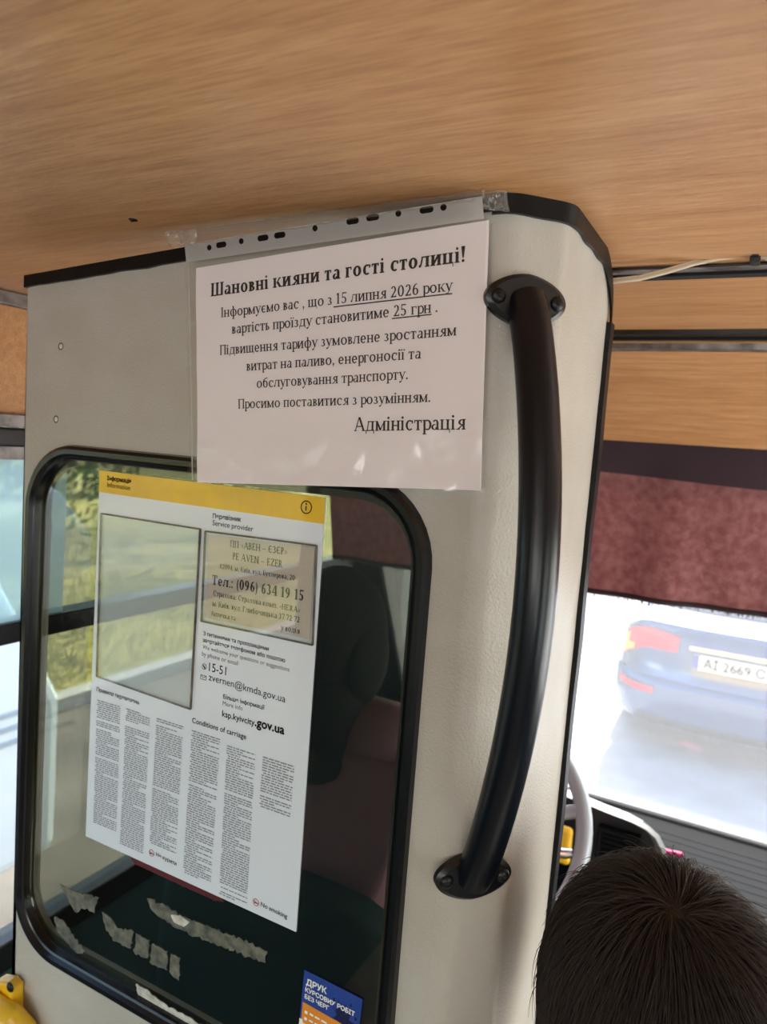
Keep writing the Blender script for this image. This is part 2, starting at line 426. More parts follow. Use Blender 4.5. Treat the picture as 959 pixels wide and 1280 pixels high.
    if c in ('Ш', 'Щ'):
        w_ = .24*kw
        for i in range(3): stem(.06+i*w_, b='l' if i == 0 else '')
        e = 0
        if c == 'Щ': P.append(rc(.06+2*w_+t+.02, -.13, .06+2*w_+t+.06, h)); e = .05
        P.append(rc(.06, 0, .06+2*w_+t+e, h)); return P, .12+t+2*w_+e*.6
    if c == 'Ч':
        w_ = .27*kw; stem(.06+w_); P.append(rc(.06, H*.62, .06+t, H)); P.append(rc(.06-sv, H-sh, .06+t+sv, H)); P += ell(.06+.16, H*.62, .16, H*.22, 180, 270, t, h); P.append(rc(.2, H*.4, .06+w_, H*.4+h)); return P, .12+t+w_
    if c in ('Т', 'T'):
        w_ = .38*kw; stem(.03+w_/2-t/2, tp=''); P.append(rc(.03, H-h, .03+w_, H))
        for x in (.03, .03+w_-h): P.append(rc(x, H*.72, x+h, H))
        return P, .06+w_
    if c == 'К' or ch == 'K':
        stem(.06); a = .06+t
        P.append(dg(a, H*.42, a+.2*kw, H, t*.6)); P.append(dg(a+.2*kw, 0, a+.03, H*.56, t)); P.append(rc(a+.19*kw, 0, a+.2*kw+t+.05, sh)); P.append(rc(a+.16*kw, H-sh, a+.25*kw+t*.4, H)); return P, a+.22*kw+t
    if c == 'Л':
        w_ = .3*kw; stem(.06+w_, tp='r'); P.append(rc(.14, H-h, .06+w_+t, H)); P.append(dg(.06, 0.03, .16, H, t*.55)); P += ell(.07, .06, .06, .06, 0, 360, .06, .06); return P, .12+t+w_
    if c == 'Д':
        w_ = .3*kw; P.append(rc(.06+w_, 0, .06+w_+t, H)); P.append(rc(.14, H-h, .06+w_+t+sv, H)); P.append(dg(.08, 0, .17, H, t*.55))
        P.append(rc(.03, 0, .1+w_+t, h)); P.append(rc(.03, -.13, .03+h, h)); P.append(rc(.1+w_+t-h, -.13, .1+w_+t, h)); return P, .14+t+w_
    if c == 'М' or ch == 'M':
        w_ = .4*kw; stem(.06, tp='l'); stem(.06+w_, tp='r'); mx_ = .06+w_/2
        P.append(dg(mx_, 0.02, .06, H, t*.95)); P.append(dg(mx_, 0.02, .06+w_+t*.4, H, t*.55)); return P, .12+t+w_
    if c == 'Ь':
        stem(.06, b='l'); P += ell(.06+t, H*.29, .19*kw, H*.29, -90, 90, t, h); return P, .09+t+.19*kw
    if c == 'Я':
        w_ = .27*kw; stem(.06+w_, tp='r'); P += ell(.06+w_, H*.7, .21*kw, H*.3, 90, 270, t, h); P.append(dg(.05, 0, .06+w_-.06, H*.42, t*.8)); P.append(rc(.02, 0, .1+t, sh)); return P, .12+t+w_
    if c == 'Ж':
        w_ = .5*kw; stem(.05+w_/2-t/2)
        for a_, b_ in ((.03, .05), (w_-.02, w_-.03)):
            P.append(dg(a_, 0, w_/2+.02, H*.55, t*.8)); P.append(dg(w_/2+.02, H*.45, b_, H, t*.6))
        return P, .1+w_
    if c == 'Х' or ch in 'Xx':
        w_ = .33*kw; P.append(dg(.04, 0, .04+w_, H, t*.55)); P.append(dg(.04+w_, 0, .04, H, t))
        for x in (.02, w_): P.append(rc(x, 0, x+.13, sh)); P.append(rc(x, H-sh, x+.13, H))
        return P, .1+w_+t*.6
    if ch == 'А' or ch == 'A':
        P.append(dg(.05, 0, .27, H, t*.5)); P.append(dg(.5, 0, .25, H, t*1.05)); P.append(rc(.13, H*.3, .5, H*.3+h)); P.append(rc(.01, 0, .15, sh)); P.append(rc(.44, 0, .63, sh)); return P, .63
    if ch == 'V':
        P.append(dg(.27, 0, .05, H, t*1.05)); P.append(dg(.29, 0, .5, H, t*.5)); P.append(rc(.0, H-sh, .19, H)); P.append(rc(.44, H-sh, .6, H)); return P, .6
    if ch == 'Z':
        P.append(rc(.04, 0, .46, h)); P.append(rc(.05, H-h, .45, H)); P.append(dg(.04, 0, .36, H, t)); P.append(rc(.46-h, 0, .46, .16)); P.append(rc(.05, H-.15, .05+h, H)); return P, .5
    if ch == 'а':
        P.append(rc(.29, 0, .29+t, H*.68)); P += ell(.19+t/2, H*.68, .1+t/2, H*.32, 0, 155, t, h); P += ell(.19, H*.28, .15, H*.29, 60, 360, t*.9, h*.9)
        P.append(rc(.29, 0, .29+t+.05, sh)); return P, .35+t
    if ch == 'б':
        P += ell(.25, .23, .2, .24, 0, 360, t, h); P += ell(.3, .36, .25, .29, 85, 185, t, h); P.append(rc(.3, .6, .44, .66)); return P, .5
    if ch == 'р':
        stem(.06, -.2, H, tp='l'); P += ell(.06+t+.1, H/2, .2, H/2+.008, -125, 125, t, h*1.2); return P, .42
    if ch == 'у' or ch == 'У':
        P.append(dg(.22, .02, .04, H, t)); P.append(dg(.13, -.16, .4, H, t*.5)); P.append(rc(.0, H-sh, .17, H)); P.append(rc(.34, H-sh, .5, H)); P += ell(.1, -.14, .06, .055, 0, 360, .06, .055); return P, .47
    if ch == 'ф':
        x = .27; stem(x, -.2, .68, tp='l'); P += ell(x-.03, H/2, .19, H/2+.008, 60, 300, t, h); P += ell(x+t+.03, H/2, .19, H/2+.008, -120, 120, t, h); return P, .62
    if ch == '1':
        stem(.16, 0, CP, tp=''); P.append(dg(.06, CP-.12, .16, CP, t*.6)); return P, .42
    if ch == '2':
        P += ell(.23, .48, .17, .19, -25, 165, t, h); P.append(dg(.06, h*.5, .32, .42, t)); P.append(rc(.05, 0, .42, h*1.4)); P.append(rc(.42-h, 0, .42, .13)); return P, .48
    if ch == '3':
        P += ell(.2, .5, .16, .17, -90, 150, t, h); P += ell(.2, .19, .19, .2, -150, 90, t, h); return P, .46
    if ch == '4':
        P.append(rc(.28, 0, .28+t, CP)); P.append(rc(.03, .17, .45, .17+h)); P.append(dg(.03, .17, .27, CP, t*.5)); P.append(rc(.22, 0, .34+t, sh)); return P, .48
    if ch == '5':
        P += ell(.2, .2, .2, .21, -150, 130, t, h); P.append(rc(.09, .33, .09+h, CP)); P.append(rc(.09, CP-h*1.4, .4, CP)); return P, .48
    if ch == '6':
        P += ell(.24, .2, .19, .21, 0, 360, t, h); P += ell(.36, .28, .31, .4, 95, 190, t, h); return P, .48
    if ch == '7':
        P.append(rc(.05, CP-h*1.4, .43, CP)); P.append(dg(.14, 0, .36, CP-h, t*.8)); P.append(rc(.05, CP-.14, .05+h, CP)); return P, .46
    if ch == '8':
        P += ell(.23, .5, .16, .17, 0, 360, t, h); P += ell(.23, .18, .19, .19, 0, 360, t, h); return P, .48
    if ch == '9':
        P += ell(.22, .46, .19, .21, 0, 360, t, h); P += ell(.1, .39, .31, .4, -85, 10, t, h); return P, .48
    if ch == '.': return ell(.1, .05, .06, .06, 0, 360, .06, .06), .2
    if ch == ',': return ell(.1, .05, .06, .06, 0, 360, .06, .06) + [dg(.05, -.12, .11, .05, .05)], .2
    if ch == ':': return ell(.1, .05, .06, .06, 0, 360, .06, .06) + ell(.1, .4, .06, .06, 0, 360, .06, .06), .22
    if ch == '!': return ell(.12, .06, .065, .065, 0, 360, .065, .065) + [[(.09, .18), (.15, .18), (.12+t*.65, CP), (.12-t*.65, CP)]], .26
    if ch in '–-': return [rc(.03, .22, .45 if ch == '–' else .25, .22+h)], .5 if ch == '–' else .28
    if ch == '(': return ell(.3, .25, .24, .48, 120, 240, t*.7, h*.2), .26
    if ch == ')': return ell(-.04, .25, .24, .48, -60, 60, t*.7, h*.2), .26
    if ch in '«»':
        s_ = 1 if ch == '«' else -1; b_ = .05 if s_ > 0 else .2
        for o_ in (0, .14):
            P.append(dg(b_+o_, .25, b_+o_+s_*.12, .42, .05)); P.append(dg(b_+o_+s_*.12, .08, b_+o_, .25, .05))
        return P, .4
    return [], .23
def serif_text(text, bold=False):
    t, h = ((.145, .062) if bold >= 1 else (.118, .056)) if bold else (.102, .05)
    x = 0; polys = []
    for ch in text:
        g, a = serif_glyph(ch, t, h)
        polys += [[(px+x, py) for px, py in q] for q in g]; x += a + (.012 if bold else 0)
    return polys, x
def sans_text(text, bold=0.0):
    """letters of the built-in sans face as (verts, faces, length, cap height)"""
    cu = bpy.data.curves.new('t', 'FONT'); cu.body = text; cu.size = 40; cu.resolution_u = 3
    ob = bpy.data.objects.new('t', cu); COL.objects.link(ob)
    dg_ = bpy.context.evaluated_depsgraph_get(); oe = ob.evaluated_get(dg_); cc = oe.to_curve(dg_)
    sp_ = []
    for s_ in cc.splines:
        P_ = [(b_.co.to_2d(), b_.handle_left.to_2d(), b_.handle_right.to_2d()) for b_ in s_.bezier_points]
        ar = sum(P_[k][0].cross(P_[(k+1) % len(P_)][0]) for k in range(len(P_)))
        xs = [p[0].x for p in P_]; ys = [p[0].y for p in P_]
        sp_.append((ar, (min(xs), min(ys), max(xs), max(ys)), P_))
    oe.to_curve_clear(); bpy.data.objects.remove(ob); bpy.data.curves.remove(cu)
    inside = lambda h, o_: h[0]*o_[0] < 0 and abs(h[0]) < abs(o_[0]) and h[1][0] >= o_[1][0] and h[1][1] >= o_[1][1] and h[1][2] <= o_[1][2] and h[1][3] <= o_[1][3]
    layers = []                        # outlines that overlap go to separate fills
    for me_ in sp_:
        ar, bb, P_ = me_
        if any(inside(me_, o_) for o_ in sp_): continue
        grp = [P_] + [h[2] for h in sp_ if inside(h, me_)]
        for L_ in layers:
            if all(bb[2] < o_[0] or o_[2] < bb[0] or bb[3] < o_[1] or o_[3] < bb[1] for o_ in L_[0]): break
        else: L_ = ([], []); layers.append(L_)
        L_[0].append(bb); L_[1].extend(grp)
    vs = []; fs = []
    for _, grp in layers:
        c2 = bpy.data.curves.new('t', 'CURVE'); c2.dimensions = '2D'; c2.fill_mode = 'BOTH'; c2.resolution_u = 3
        for P_ in grp:
            q = c2.splines.new('BEZIER'); q.bezier_points.add(len(P_)-1); q.use_cyclic_u = True
            for b_, (co_, hl, hr2) in zip(q.bezier_points, P_):
                b_.handle_left_type = b_.handle_right_type = 'FREE'
                b_.co = (*co_, 0); b_.handle_left = (*hl, 0); b_.handle_right = (*hr2, 0)
        o2 = bpy.data.objects.new('t', c2); COL.objects.link(o2); me = evalmesh(o2)
        k0 = len(vs); vs += [(v.co.x/40, v.co.y/40) for v in me.vertices]; fs += [tuple(k0+i for i in p.vertices) for p in me.polygons]
        bpy.data.objects.remove(o2); bpy.data.curves.remove(c2); bpy.data.meshes.remove(me)
    x0 = min(v[0] for v in vs); x1 = max(v[0] for v in vs)
    return [(x-x0, y) for x, y in vs], fs, x1-x0

def put_text(mb, surf, a, b, text, mi, serif=False, bold=0, hscale=1.0, lift=.0006):
    """write text from panel point a to b (x,z) on surface surf(x,z)->Y"""
    a = Vector((a[0], a[1])); b = Vector((b[0], b[1])); d = b-a; n = Vector((-d.y, d.x)); Ln = d.length
    if serif:
        polys, W = serif_text(text, bold); s = 1/W
        n_ = n*hscale
        for q in polys:
            pts = []
            for x, y in q:
                p = a + d*(x*s) + n_*(y*s); pts.append((p.x, surf(p.x, p.y)-lift, p.y))
            mb.add(pts, [tuple(range(len(q)))], mi)
    else:
        vs, fs, W = sans_text(text, bold); s = 1/W
        sh_ = .034 if bold >= .012 else .013
        for k_, (ox, oy) in enumerate([(0, 0)] if not bold else [(-sh_, 0), (sh_, 0), (0, sh_), (0, -sh_)]):
            pts = []
            for x, y in vs:
                p = a + d*((x+ox)*s) + n*((y+oy)*s*hscale); pts.append((p.x, surf(p.x, p.y)-lift-k_*.00001, p.y))
            mb.add(pts, fs, mi)

# ================================================================== SETTING
CZ = CAM.z
XL, XR, YB, YF = -1.0, 1.25, -4.2, 2.16
def ceil_z(x): return CZ + .2 - .022*max(0.0, (-.2-x)/.8)**2 - .03*max(0.0, (x-.45)/.8)**2
def structure(o): o['kind'] = 'structure'; return o
# floor
b = MB(); b.box((XL-.05, YB, -.06), (XR+.05, YF, 0)); structure(b.build('floor', M['floor']))
# ceiling (passenger part) up to the first rail
Y1, Y2, Y3 = .80, 1.16, 1.50
b = MB()
b.sheet(lambda u, v: Vector((XL-.05+(XR-XL+.1)*u, YB+(Y1-YB)*v, ceil_z(XL-.05+(XR-XL+.1)*u))), 40, 4, Vector((0, 0, .05)))
structure(b.build('ceiling', M['wood'], smooth=True))
z1 = pY(865, 320, Y1).z; z2 = pY(865, 417, Y2).z; z3 = pY(857, 556, Y3).z
b = MB(); b.sheet(lambda u, v: Vector((XL-.05+(XR-XL+.1)*u, Y1+.004+(Y2-Y1-.004)*v, z1-.004+(z2-z1+.004)*v)), 8, 4, Vector((0, 0, .05)))
structure(b.build('ceiling_front', M['wood'], smooth=True))
b = MB(); b.sheet(lambda u, v: Vector((XL-.05+(XR-XL+.1)*u, Y2+(Y3-Y2)*v, z2-.012+(z3-z2+.012)*v + .012*math.sin(PI*v))), 8, 10, Vector((0, .02, .05)))
structure(b.build('ceiling_header', M['wood'], smooth=True))
b = MB(); b.box((.16, .86, 0), (XR-.02, 1.62, .46)); structure(b.build('bounce_block', mat('pale_bounce', srgb(206, 196, 182), .6), bevel=.03))  # added pale block below view, bounces sunlight up to header and ceiling
# roof skin above the windshield
b = MB(); b.box((XL-.05, Y3+.03, z3+.045), (XR+.05, 1.72, z3+.12)); structure(b.build('trim_5', M['yellowbus']))
# rails
b = MB(); b.box((XL, Y1-.006, z1-.013), (XR, Y1+.012, z1+.003)); b.box((XL, Y1-.009, z1-.0155), (XR, Y1+.004, z1-.013), 1); b.box((XL, Y1-.012, z1-.0005), (XR, Y1-.006, z1+.003), 2); b.box((XL, Y1+.004, z1-.0185), (XR, Y1+.02, z1-.013), 2)
structure(b.build('trim_1', [M['darkmetal'], M['alu'], M['gapblack']], bevel=.001))
b = MB(); b.box((XL, Y2-.03, z2-.006), (XR, Y2-.004, z2+.012)); b.box((XL, Y2-.004, z2-.010), (XR, Y2+.004, z2+.012), 2); b.box((XL, Y2+.004, z2-.022), (XR, Y2+.03, z2+.01), 1)
structure(b.build('trim_2', [M['darkmetal'], M['alu'], M['gapblack']], bevel=.001))
# left wall: levels read along the wall
ZS, ZH = CZ-.835, CZ-.045          # window sill and head
def side_wall(name, x, out_dir, segs, posts):
    t = .05*out_dir
    b = MB()
    xa, xb = sorted((x, x+t))
    b.box((xa, YB, 0), (xb, YF, ZS-.05)); b.box((xa, YB, CZ+.0), (xb, YF, CZ+.26), 1)
    for y0, y1 in posts: b.box((xa, y0, ZS-.05), (xb, y1, CZ+.0), 0)
    b.box((x+t, YB, -.6), (x+t*1.06, YF, ZS-.05), 2)
    return structure(b.build(name, [M['wallin'], M['wood'], M['yellowbus']]))
postsL = [(YB, YB+.08), (-2.62, -2.54), (-1.30, -.45), (.46, .53), (2.08, YF)]
side_wall('wall_left', XL, -1, None, postsL)
side_wall('wall_right', XR, 1, None, postsL)
b = MB(); b.box((XL-.05, YB-.05, 0), (XR+.05, YB, .95)); b.box((XL-.05, YB-.05, 1.75), (XR+.05, YB, 1.96)); structure(b.build('wall_back', M['wallin']))
b = MB(); b.box((XL, YB+.0, CZ+.158), (XL+.012, YF, CZ+.178)); structure(b.build('trim_3', M['alu'], bevel=.002))
b = MB(); b.box((XL, YB+.0, CZ-.016), (XL+.014, YF, CZ+.003)); structure(b.build('trim_4', M['alu'], bevel=.002))
def bus_window(k, x, y0, y1, inward, bar=True):
    r = bpy.data.objects.new('window_%d' % k, None); COL.objects.link(r); r.location = (x, (y0+y1)/2, ZS-.05); r['kind'] = 'structure'
    xi = x+.012*inward; xo = x-.03*inward
    a_, c_ = sorted((xi, xo))
    f = MB()
    f.box((a_, y0, ZH), (c_, y1, CZ-.017)); f.box((a_, y0, ZS-.05), (c_, y1, ZS))
    f.box((a_, y0, ZS), (c_, y0+.025, ZH)); f.box((a_, y1-.025, ZS), (c_, y1, ZH))
    f.build('window_frame', M['rubber'], r, bevel=.004)
    if bar:
        s_ = MB(); s_.box((a_, y0+.025, CZ-.345), (c_, y1-.025, CZ-.312)); s_.build('sash_rail', M['rubber_gloss'], r, bevel=.003)
    g = MB(); g.box((x-.010*inward-.002, y0+.02, ZS-.005), (x-.010*inward+.002, y1-.02, ZH+.005)); g.build('pane', M['window'], r)
    return r
kk = 1
wl = []
for (pa, pb) in zip(postsL[:-1], postsL[1:]):
    wl.append(bus_window(kk, XL, pa[1], pb[0], 1)); kk += 1
    bus_window(kk, XR, pa[1], pb[0], -1); kk += 1
# turquoise sun film on the upper light beside the partition
b = MB(); b.box((XL+.0, .56, CZ-.312), (XL+.003, .80, CZ-.062)); b.build('sun_film', M['film'], wl[3])
b = MB(); b.box((XL+.0, .555, CZ-.064), (XL+.012, 2.05, CZ-.045)); b.build('worn_bead', M['alu'], wl[3])
# windshield
cow = pY(840, 1019, YF-.04)
wsb = Vector((0, YF-.03, cow.z)); wst = Vector((0, 1.60, z3+.03))
r = bpy.data.objects.new('window_%d' % kk, None); COL.objects.link(r); r.location = (0, YF, wsb.z); r['kind'] = 'structure'
g = MB(); g.sheet(lambda u, v: Vector((XL+.03+(XR-XL-.06)*u, wsb.y+(wst.y-wsb.y)*v, wsb.z+(wst.z-wsb.z)*v)), 2, 2, Vector((0, .005, 0)))
g.build('windshield_pane', M['windshield'], r)
g = MB(); g.tube([(XL, wsb.y-.01, wsb.z-.004), (XR, wsb.y-.01, wsb.z-.004)], .005, 10); g.build('windshield_bead', M['white_plastic'], r, smooth=True)
b = MB()
for x in (XL, XR):
    s_ = 1 if x < 0 else -1
    b.prism([Vector((x-.05*s_, wst.y-.02, wst.z)), Vector((x-.05*s_, wsb.y, wsb.z-.02)), Vector((x-.05*s_, wsb.y+.07, wsb.z-.02)), Vector((x-.05*s_, wst.y+.06, wst.z))], Vector((.11*s_, 0, 0)))
structure(b.build('wall_front_pillars', M['dash']))
b = MB(); b.box((XL-.05, YF, -.55), (XR+.05, YF+.06, wsb.z-.07)); structure(b.build('wall_front', M['yellowbus'], bevel=.02))

# ================================================================== PARTITION
YP = .555
FOLD = -.199; TH = .022
c45 = math.cos(PI/4)
F2 = .0525                       # chamfer width
pB = Vector((FOLD + F2*c45, YP + F2*c45))
YE = .772                        # front end of the return
XLP_T, XLP_B = -.768, -.738
def ptop(x): return CZ + .1555 + (x+.768)*.0752
partition = thing('driver_partition', (-.45, YP, 0), 'off-white painted driver partition with rubber-framed window and folded right-hand post', 'partition')
# window opening (x,z)
wx0, wx1 = pY(31, 800, YP).x, pY(538, 740, YP).x
wz1 = (pY(130, 553, YP).z + pY(430, 597, YP).z)/2
wz0 = pY(100, 1222, YP).z
print('WINDOW', wx0, wx1, wz0-CZ, wz1-CZ)
op = rrect(wx0+.012, wz0+.012, wx1-.012, wz1-.012, .062)
# front sheet with hole: ring of quads between hole outline and outer rectangle
outer = []
for (x, z) in op:
    cx, cz = (wx0+wx1)/2, (wz0+wz1)/2
    dx, dz = x-cx, z-cz
    L_ = -.752 - cx; R_ = (FOLD-.012)-cx
    tt = []
    if dx > 1e-6: tt.append(R_/dx)
    if dx < -1e-6: tt.append(L_/dx)
    if dz > 1e-6: tt.append((CZ+.06-cz)/dz)
    if dz < -1e-6: tt.append((.62-cz)/dz)
    q = min(tt); outer.append((cx+dx*q, cz+dz*q))
# put exact corners in
def corner(px, pz):
    i = min(range(len(outer)), key=lambda k: (outer[k][0]-px)**2+(outer[k][1]-pz)**2); outer[i] = (px, pz)
for px in (-.752, FOLD-.012):
    for pz in (CZ+.06, .62): corner(px, pz)
b = MB(); N = len(op)
for (ya) in (YP, YP+TH):
    b.add([(x, ya, z) for x, z in op] + [(x, ya, z) for x, z in outer], [(i, (i+1) % N, N+(i+1) % N, N+i) for i in range(N)])
b.add([(x, YP, z) for x, z in op] + [(x, YP+TH, z) for x, z in op], [(i, (i+1) % N, N+(i+1) % N, N+i) for i in range(N)])
# upper and lower sheets
b.box((-.752, YP, .02), (FOLD-.012, YP+TH, .62))
b.prism([Vector((-.752, YP, CZ+.06)), Vector((FOLD-.012, YP, CZ+.06)), Vector((FOLD-.012, YP, ptop(FOLD-.012))), Vector((-.752, YP, ptop(-.752)))], Vector((0, TH, 0)))
b.prism([Vector((XLP_B, YP, .02)), Vector((-.752, YP, .02)), Vector((-.752, YP, ptop(-.752))), Vector((XLP_T, YP, ptop(XLP_T)))], Vector((0, TH, 0)))
# folded post: rounded bends
prof = []
for k in range(9):                 # bend at FOLD
    q = k/8; a = q*PI/4; R = .03
    prof.append(Vector((FOLD-.0124+R*math.sin(a), YP + R*(1-math.cos(a)))))
base = prof[-1]
prof2 = []
e2 = pB - Vector((c45, c45))*.008
for k in range(9):
    q = k/8; a = PI/4 + q*PI/4; R = .02
    prof2.append(Vector((e2.x + R*(math.sin(a)-math.sin(PI/4)), e2.y + R*(math.cos(PI/4)-math.cos(a)))))
prof += prof2
xe = prof2[-1].x
# return, its upper front corner rounded towards the roof
prof += [Vector((xe, YE))]
XE = xe
zt = ptop(FOLD)
def post_top(p):                   # rounded upper corner near the end of the return
    R = .07
    if p.y > YE-R and abs(p.x-XE) < 1e-4:
        d = (p.y-(YE-R))/R; return zt - R*.9*(1-math.sqrt(max(0, 1-d*d)))
    return zt
ret = [Vector((xe, YE-.07+.07*math.sin(PI/2*k/10))) for k in range(11)]
prof = prof[:-1] + ret
for off in (0, 1):
    vs = []
    for i, p in enumerate(prof):
        t_ = (prof[min(i+1, len(prof)-1)]-prof[max(i-1, 0)]).normalized(); nn = Vector((-t_.y, t_.x))*(TH*.45*off)
        vs += [(p.x+nn.x, p.y+nn.y, .02), (p.x+nn.x, p.y+nn.y, post_top(p))]
    b.add(vs, [(2*i, 2*i+2, 2*i+3, 2*i+1) for i in range(len(prof)-1)])
b.build('panel', M['panel'], partition, smooth=True, angle=50)
# gasket: swept lip profile
gk = rrect(wx0, wz0, wx1, wz1, .075)
def ring(mb, loopa, ya, loopb, yb, mi=0):
    n_ = len(loopa)
    mb.add([(x, ya, z) for x, z in loopa] + [(x, yb, z) for x, z in loopb], [(i, (i+1) % n_, n_+(i+1) % n_, n_+i) for i in range(n_)], mi)
def gl(d, r): return rrect(wx0+d, wz0+d, wx1-d, wz1-d, r)
b = MB()
steps = [(0, .075, YP), (.0015, .074, YP-.006), (.005, .071, YP-.0085), (.010, .067, YP-.008), (.0125, .065, YP-.004), (.0135, .064, YP-.0035),
         (.0145, .063, YP-.005), (.016, .062, YP-.004), (.0168, .0615, YP+.001), (.0172, .061, YP+.004)]
for (d0, r0, y0), (d1, r1, y1) in zip(steps[:-1], steps[1:]): ring(b, gl(d0, r0), y0, gl(d1, r1), y1)
b.build('window_gasket', M['rubber_gloss'], partition, smooth=True, angle=30)
YG = YP+.0045
b = MB()
def gr(dl, d, r): return rrect(wx0+dl, wz0+d, wx1-d, wz1-d, r)
ring(b, gr(.010, .010, .066), YG+.005, gr(.016, .024, .056), YG+.005); ring(b, gr(.016, .024, .056), YG+.005, gr(.016, .024, .056), YG+.011)
b.build('rear_frame', mat('grey_frame', srgb(150, 148, 136), .4), partition, smooth=True)
g = MB(); g.prism([Vector((x, YG-.001, z)) for x, z in gl(.0155, .0625)], Vector((0, .004, 0))); g.build('window_glass', M['cabglass'], partition)
# black edge trims: along the top and down the return
b = MB()
def trim_strip(p0, p1, wdt, yy, n_=18, dep=.012):
    """ragged black tape band, p0..p1 upper edge (x,z)"""
    def fn(u, v):
        x = p0[0]+(p1[0]-p0[0])*u; z = p0[1]+(p1[1]-p0[1])*u
        return Vector((x, yy, z - wdt*v*(1+.12*noise.noise(Vector((x*30, 0, 3)))) ))
    b.sheet(fn, n_, 2, Vector((0, dep, 0)))
trim_strip((XLP_T-.002, ptop(XLP_T)+.004), (FOLD-.005, ptop(FOLD)+.003), .013, YP-.004, 30, .03)
def post_trim(u, v):
    # follows the folded post top, then runs down its end
    Ls = [0]
    for i in range(1, len(prof)): Ls.append(Ls[-1]+(prof[i]-prof[i-1]).length)
    s = u*Ls[-1]; i = max(k for k in range(len(Ls)) if Ls[k] <= s+1e-9); i = min(i, len(prof)-2)
    f = (s-Ls[i])/max(1e-9, Ls[i+1]-Ls[i]); p = prof[i].lerp(prof[i+1], f); t_ = (prof[i+1]-prof[i]).normalized()
    nn = Vector((t_.y, -t_.x))*.004
    return Vector((p.x+nn.x, p.y+nn.y, post_top(p)+.003-.0165*v*(1+.1*noise.noise(Vector((s*40, 1, 2))))))
b.sheet(post_trim, 60, 2, Vector((-.003, .004, 0)))
ze = post_top(prof[-1])
def end_trim(u, v):
    z = ze + .004 - (ze-.02)*v
    return Vector((XE+.005 - .0005*math.sin(v*60), YE-.008+.017*u + .002*noise.noise(Vector((0, v*40, 0))), z))
b.sheet(end_trim, 2, 60, Vector((-.016, 0, 0)))
b.build('edge_trim', M['tape_black'], partition, smooth=True)
# plugged screw holes
for (u, v) in ((76, 433), (70, 524)):
    c = pY(u, v, YP); b = MB(); b.dome((c.x, YP, c.z), (0, -1, 0), .0042, .0006, 16, 2); b.dome((c.x+.0008, YP-.0005, c.z), (0, -1, 0), .0030, .001, 16, 2, 1)
    b.build('screw_plug', [M['gapblack'], M['plug']], partition, smooth=True)
c = pY(625, 408, YP+.0); b = MB(); b.dome((c.x, YP, c.z), (0, -1, 0), .0012, .0008, 10, 2); b.build('rivet', M['plug'], partition)

# ================================================================== GRAB HANDLE
n2 = Vector((c45, -c45, 0)); t2 = Vector((c45, c45, 0))
def face2(s, z, out_=0): return Vector((FOLD+s*c45, YP+s*c45, z)) + n2*out_
hz1 = CZ+.120; hz0 = CZ-.357
gh = thing('grab_handle', face2(.018, hz0), 'bowed navy-black tubular grab handle bolted upright on the off-white post', 'grab handle')
HS = .018
pts = []
for k in range(41):
    q = k/40; z = hz1+(hz0-hz1)*q
    bow = .058*(math.sin(PI*q)**.8 if 0 < q < 1 else 0)*(1.0-.12*(q-.5))
    pts.append(face2(HS, z, .004+bow))
b = MB(); b.tube(pts, .0158, 24, ref=t2); b.build('tube', M['handle'], gh, smooth=True)
for zc in (hz1, hz0):
    pf = MB(); out_ = []
    for k in range(40):
        q = 2*PI*k/40; sx = math.cos(q); sz = math.sin(q)
        out_.append((.035*(abs(sx)**.85)*(1 if sx > 0 else -1), (.0205-.004*abs(sx))*sz))
    lo = [face2(HS+x, zc+z, .0005) for x, z in out_]; mid = [face2(HS+x, zc+z, .0055) for x, z in out_]; hi = [face2(HS+x*.86, zc+z*.86, .0085) for x, z in out_]
    n_ = 40
    pf.add(lo+mid+hi, [tuple(range(n_))] + [(i, (i+1) % n_, n_+(i+1) % n_, n_+i) for i in range(n_)] + [(n_+i, n_+(i+1) % n_, 2*n_+(i+1) % n_, 2*n_+i) for i in range(n_)] + [tuple(range(2*n_, 3*n_))])
    fo = pf.build('flange', M['flange'], gh, smooth=True)
    for s_ in (-.0255, .0255):
        c = face2(HS+s_, zc, .008); b = MB(); b.dome(c, n2, .0062, .0035, 16, 4); b.dome(c+n2*.0034, n2, .0022, .0008, 6, 2, 1)
        b.build('screw', [M['screw'], M['gapblack']], fo, smooth=True)

# ================================================================== NOTICE IN ITS SLEEVE
YN = YP-.011
def bil(c, s, t):
    a = c[0].lerp(c[1], s); d = c[2].lerp(c[3], s); return a.lerp(d, t)
def xz(u, v, Y=YN): p = pY(u, v, Y); return Vector((p.x, p.z))
NC = [xz(245, 335), xz(611, 275), xz(247, 603), xz(601, 613)]
def wave(x, z): return YN + .0014*noise.noise(Vector((x*9, 0, z*9))) + .0007*noise.noise(Vector((x*26, 5, z*26)))
b = MB()
b.sheet(lambda u, v: (lambda p: Vector((p.x, wave(p.x, p.y), p.y)))(bil(NC, u, v)), 40, 28, Vector((0, .0005, 0)))
NT = [("Шановні кияни та гості столиці!", (264, 371), (583, 327), 1, 1.04),
      ("Інформуємо вас , що з 15 липня 2026 року", (277, 397), (566, 363.5), 0, 1.0),
      ("вартість проїзду становитиме 25 грн .", (290, 417.5), (548, 390), 0, 1.0),
      ("Підвищення тарифу зумовлене зростанням", (275, 443.8), (571, 419.3), 0, 1.0),
      ("витрат на паливо, енергоносії та", (307.6, 463.5), (527, 448.2), 0, 1.0),
      ("обслуговування транспорту.", (320, 485), (511, 474), 0, 1.0),
      ("Просимо поставитися з розумінням.", (297, 510.8), (539.5, 502.5), 0, 1.0),
      ("Адміністрація", (442, 539), (583, 537), 0, 1.0)]
